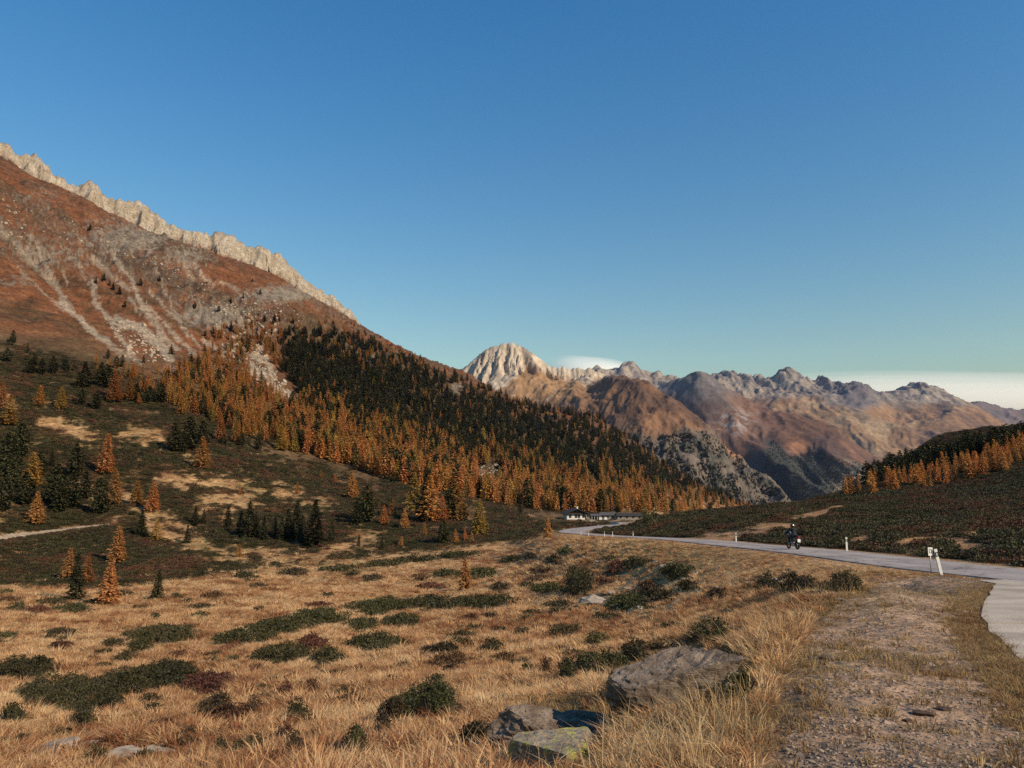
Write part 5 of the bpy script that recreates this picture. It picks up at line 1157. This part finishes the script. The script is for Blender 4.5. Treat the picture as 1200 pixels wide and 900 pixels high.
# --- parked car
def car(X, Y, rz_, paint, label):
    e = empty('parked_car', (X, Y, float(gz(X, Y)) + .02), rz_); tag(e, label, 'car')
    def loft(name, secs, m, par):
        V, Fc = [], []; k = len(secs[0])
        for s in secs: V += s
        for i in range(len(secs) - 1):
            for j in range(k): Fc.append((i * k + j, i * k + (j + 1) % k, (i + 1) * k + (j + 1) % k, (i + 1) * k + j))
        Fc += [tuple(reversed(range(k))), tuple((len(secs) - 1) * k + j for j in range(k))]; return link(name, new_mesh(name, V, Fc, [m], False), par)
    prof = [(-2.1, .45, .62), (-2.05, .35, .85), (-1.2, .28, .95), (0, .26, .98), (1.3, .28, .98), (2.0, .32, .95), (2.12, .5, .72)]
    body = loft('body', [[(x, -.84, a), (x, .84, a), (x, .86, (a + b) / 2), (x, .78, b), (x, -.78, b), (x, -.86, (a + b) / 2)] for x, a, b in prof], paint, e)
    cab = loft('cabin', [[(x, -w, .93), (x, w, .93), (x, w * .82, z_), (x, -w * .82, z_)] for x, w, z_ in ((-1.15, .74, .96), (-.5, .74, 1.42), (.9, .74, 1.46), (1.75, .72, 1.0))], paint, e)
    for sy in (-1, 1):
        for x0, x1 in ((-.62, .12), (.2, 1.1)):
            V = [(x0 - .2 if x0 < 0 else x0, sy * .755, 1.0), (x1, sy * .755, 1.0), (x1 - (.1 if x1 > .5 else 0), sy * .655, 1.36), (x0 + .12 if x0 < 0 else x0, sy * .655, 1.36)]
            V += [(a, b - sy * .03, c) for a, b, c in V]; link('side_window', new_mesh('side_window', V, [(0, 1, 2, 3), (4, 7, 6, 5), (0, 4, 5, 1), (1, 5, 6, 2), (2, 6, 7, 3), (3, 7, 4, 0)], [M_glass]), e)
    V = [(-1.08, -.66, 1.0), (-1.08, .66, 1.0), (-.56, .58, 1.39), (-.56, -.58, 1.39)]; V += [(a + .05, b, c - .03) for a, b, c in V]
    V = [(a - .035, b, c + .02) for a, b, c in V]; link('windscreen', new_mesh('windscreen', V, [(0, 1, 2, 3), (4, 7, 6, 5), (0, 4, 5, 1), (2, 6, 7, 3)], [M_glass]), e)
    for x in (-1.32, 1.32):
        for sy in (-1, 1):
            w_ = empty('wheel', (x, sy * .76, .31)); w_.parent = e
            otube('tyre', M_black, w_, ([(0, -.1, 0), (0, -.07, 0), (0, .07, 0), (0, .1, 0)], [.27, .31, .31, .27]), seg=18); otube('rim', M_steel, w_, ([(0, -.108, 0), (0, .108, 0)], .19), seg=12)
    for sy in (-.6, .6): obox('headlight', M_refl, e, (-2.13, -2.05, sy - .15, sy + .15, .62, .74)); obox('tail_light', mat('tail_red', (.30,.02,.02), .3) if sy < 0 else bpy.data.materials['tail_red'], e, (2.04, 2.13, sy - .14, sy + .14, .72, .86))
    return e
M_blue = mat('dark_blue_car_paint', (.035,.05,.10), .25, .05, 2, spec=.6)
car(43.5, 336.5, .12, M_blue, 'dark blue hatchback parked at the edge of the inn car park')

# --- motorcycle heading down the road and its rider
MX, MY = 19.1, 53.5; MZ = float(np.interp(MY, ROADC[:, 1], ROADC[:, 2])) + .064
slope = math.atan((np.interp(MY + 2, ROADC[:, 1], ROADC[:, 2]) - np.interp(MY - 2, ROADC[:, 1], ROADC[:, 2])) / 4)
def biker_frame(name):
    e = empty(name, (MX, MY, MZ)); e.rotation_euler = (slope, .05, .06); e.scale = (.96,) * 3; return e
M_bk = mat('black_motorcycle_paint', (.015,.015,.017), .35, .1, 4, spec=.5); M_rub = mat('tyre_rubber', (.018,.017,.016), .9, .2, 6); M_chr = mat('brushed_metal', (.30,.30,.30), .35, .1, 6, metal=.9)
M_lthr = mat('black_riding_suit', (.018,.018,.020), .7, .3, 4, .2, 12); M_hel = mat('black_helmet', (.015,.015,.018), .2, .1, 3, spec=.6); M_redl = mat('red_lamp', (.45,.02,.015), .3, .05, 3)
bike = biker_frame('motorcycle'); tag(bike, 'black touring motorcycle riding down the pale asphalt road', 'motorcycle')
for yy in (-.72, .74):
    w_ = empty('wheel', (0, yy, .31)); w_.parent = bike; V, Fc = [], []
    for i in range(28):
        a = 6.2832 * i / 28
        for k in range(8): b_ = 6.2832 * k / 8; r = .25 + .06 * math.cos(b_); V.append((math.sin(b_) * (.075 if yy < 0 else .06), math.cos(a) * r, math.sin(a) * r))
    Fc = [(i * 8 + k, i * 8 + (k + 1) % 8, ((i + 1) % 28) * 8 + (k + 1) % 8, ((i + 1) % 28) * 8 + k) for i in range(28) for k in range(8)]
    link('tyre', new_mesh('tyre', V, Fc, [M_rub], True), w_)
    ts = [([(-.07, 0, 0), (.07, 0, 0)], .04)] + [([(0, 0, 0), (0, math.cos(a) * .2, math.sin(a) * .2)], .012) for a in np.linspace(0, 6.2832, 7)[:-1]]
    otube('rim', M_chr, w_, *ts)
otube('fork', M_chr, bike, ([(-.1, .74, .31), (-.09, .52, .95)], .026), ([(.1, .74, .31), (.09, .52, .95)], .026)); otube('swingarm', M_bk, bike, ([(-.11, -.72, .31), (-.09, -.15, .42)], .03), ([(.11, -.72, .31), (.09, -.15, .42)], .03))
otube('fuel_tank', M_bk, bike, ([(0, -.02, .82), (0, .12, .86), (0, .35, .86), (0, .5, .80)], [.10, .17, .18, .09]), seg=12); otube('engine', M_chr, bike, ([(-.2, .12, .45), (.2, .12, .45)], .17), ([(0, .12, .45), (0, .22, .75)], .12), seg=10)
otube('fairing', M_bk, bike, ([(0, .5, .78), (0, .66, .88), (0, .80, .84)], [.16, .19, .08]), seg=10); otube('seat', M_lthr, bike, ([(0, -.75, .90), (0, -.45, .87), (0, -.15, .82), (0, .02, .84)], [.09, .14, .13, .07]), seg=10)
otube('tail', M_bk, bike, ([(0, -.55, .80), (0, -.85, .84), (0, -.98, .86)], [.11, .10, .04]), seg=8); obox('tail_light', M_redl, bike, (-.07, .07, -1.03, -.97, .80, .87)); obox('licence_plate', M_white, bike, (-.10, .10, -1.0, -.985, .50, .72))
obox('plate_bracket', M_bk, bike, (-.03, .03, -.984, -.9, .5, .84)); otube('exhaust', M_chr, bike, ([(.16, .1, .35), (.2, -.3, .38), (.21, -.8, .52)], [.03, .045, .05]))
otube('handlebar', M_bk, bike, ([(-.40, .40, 1.03), (-.2, .5, 1.0), (.2, .5, 1.0), (.40, .40, 1.03)], .016)); ws = otube('windscreen', M_glass, bike, ([(0, .62, .98), (0, .56, 1.22)], [.15, .10]), seg=10)
for sx in (-1, 1):
    mi_ = otube('mirror', M_refl, bike, ([(sx * .44, .44, 1.20), (sx * .44, .47, 1.20)], .055), seg=10); otube('mirror_arm', M_bk, mi_, ([(sx * .34, .44, 1.04), (sx * .43, .47, 1.19)], .009))
    obox('pannier', M_bk, bike, (sx * .2 - (.0 if sx > 0 else .13), sx * .2 + (.13 if sx > 0 else .0), -.86, -.42, .48, .80))
# rider: one skinned body
def skinned(name, nodes, edges, parent, m, root, sub=1):
    me = bpy.data.meshes.new(name); me.from_pydata([n_[0] for n_ in nodes], edges, []); o = link(name, me, parent); sk = o.modifiers.new('skin', 'SKIN')
    for i, n_ in enumerate(nodes): me.skin_vertices[0].data[i].radius = n_[1] if hasattr(n_[1], '__len__') else (n_[1], n_[1]); me.skin_vertices[0].data[i].use_root = (i == root)
    s_ = o.modifiers.new('sub', 'SUBSURF'); s_.levels = s_.render_levels = sub
    dg = bpy.context.evaluated_depsgraph_get(); ev = o.evaluated_get(dg); nm = bpy.data.meshes.new_from_object(ev); o.modifiers.clear(); o.data = nm; nm.materials.clear(); nm.materials.append(m)
    for p_ in nm.polygons: p_.use_smooth = True
    return o
N_ = [((0, -.28, .92), (.17, .15)), ((0, -.20, 1.10), (.16, .13)), ((0, -.08, 1.30), (.19, .13)), ((0, .0, 1.42), (.12, .09)), ((0, .05, 1.50), (.06, .06)), ((0, .09, 1.60), (.085, .10))]; E_ = [(0, 1), (1, 2), (2, 3), (3, 4), (4, 5)]
for sx in (-1, 1):
    b = len(N_)
    N_ += [((sx * .20, -.03, 1.38), .075), ((sx * .36, .12, 1.17), .058), ((sx * .37, .34, 1.06), .045), ((sx * .37, .40, 1.055), (.035, .028))]; E_ += [(3, b), (b, b + 1), (b + 1, b + 2), (b + 2, b + 3)]
    for f, (dx, ln) in enumerate(((-.032, .055), (-.011, .065), (.011, .06), (.032, .045))):
        q = len(N_); N_ += [((sx * .37 + dx, .435, 1.06), .010), ((sx * .37 + dx, .44 + ln * .4, 1.035), .009), ((sx * .37 + dx, .425, 1.0), .008)]; E_ += [(b + 3, q), (q, q + 1), (q + 1, q + 2)]
    q = len(N_); N_ += [((sx * .33, .40, 1.03), .010), ((sx * .33, .42, 1.0), .009)]; E_ += [(b + 3, q), (q, q + 1)]
    h_ = len(N_); N_ += [((sx * .13, -.24, .86), .105), ((sx * .25, .16, .74), .075), ((sx * .22, -.02, .38), .052), ((sx * .22, -.05, .30), .045), ((sx * .22, .10, .27), (.045, .032))]; E_ += [(0, h_), (h_, h_ + 1), (h_ + 1, h_ + 2), (h_ + 2, h_ + 3), (h_ + 3, h_ + 4)]
rid = biker_frame('person'); tag(rid, 'rider in black jacket, trousers and helmet sitting on the motorcycle', 'person')
skinned('body', N_, E_, rid, M_lthr, 0)
bm = bmesh.new(); bmesh.ops.create_uvsphere(bm, u_segments=20, v_segments=14, radius=1)
for v in bm.verts: v.co = Vector((v.co.x * .135, v.co.y * .16 + (.02 if v.co.z < 0 else 0) * (1 if v.co.y > 0 else 0), v.co.z * .155 if v.co.z > -.75 else -.116))
me = bpy.data.meshes.new('helmet'); bm.to_mesh(me); bm.free(); me.materials.append(M_hel); he = link('helmet', me, rid, (0, .09, 1.63)); otube('visor', M_glass, he, ([(-.10, .115, .01), (0, .158, .01), (.10, .115, .01)], [.035, .045, .035]), seg=8)

# ================================================================== clouds and haze
lens('cloud', 5400, 60000, 6500, 4800, 9000, 3150, 'lens shaped cream cloud behind the grey peak')
lens('cloud', 33500, 62000, 4800, 27000, 9000, 4150, 'long flat cream cloud bank lying behind the far range')
hb = [-16000, 22000, -400, 19500, float(min(ZG.min(), -1500.0)) - 1, 2000]
V, Fc = [], []; box(V, Fc, *hb)
M_haze = bpy.data.materials.new('haze'); M_haze.use_nodes = True; hn, hl = M_haze.node_tree.nodes, M_haze.node_tree.links; hn.clear()
ho, hv = hn.new('ShaderNodeOutputMaterial'), hn.new('ShaderNodeVolumePrincipled'); hv.inputs['Color'].default_value = (.58, .66, 1, 1); hv.inputs['Density'].default_value = 1.25e-5; hv.inputs['Anisotropy'].default_value = .2
hl.new(hv.outputs[0], ho.inputs['Volume'])
tag(link('haze', new_mesh('haze', V, Fc, [M_haze])), 'thin blue mountain haze filling the valley air', kind='stuff')
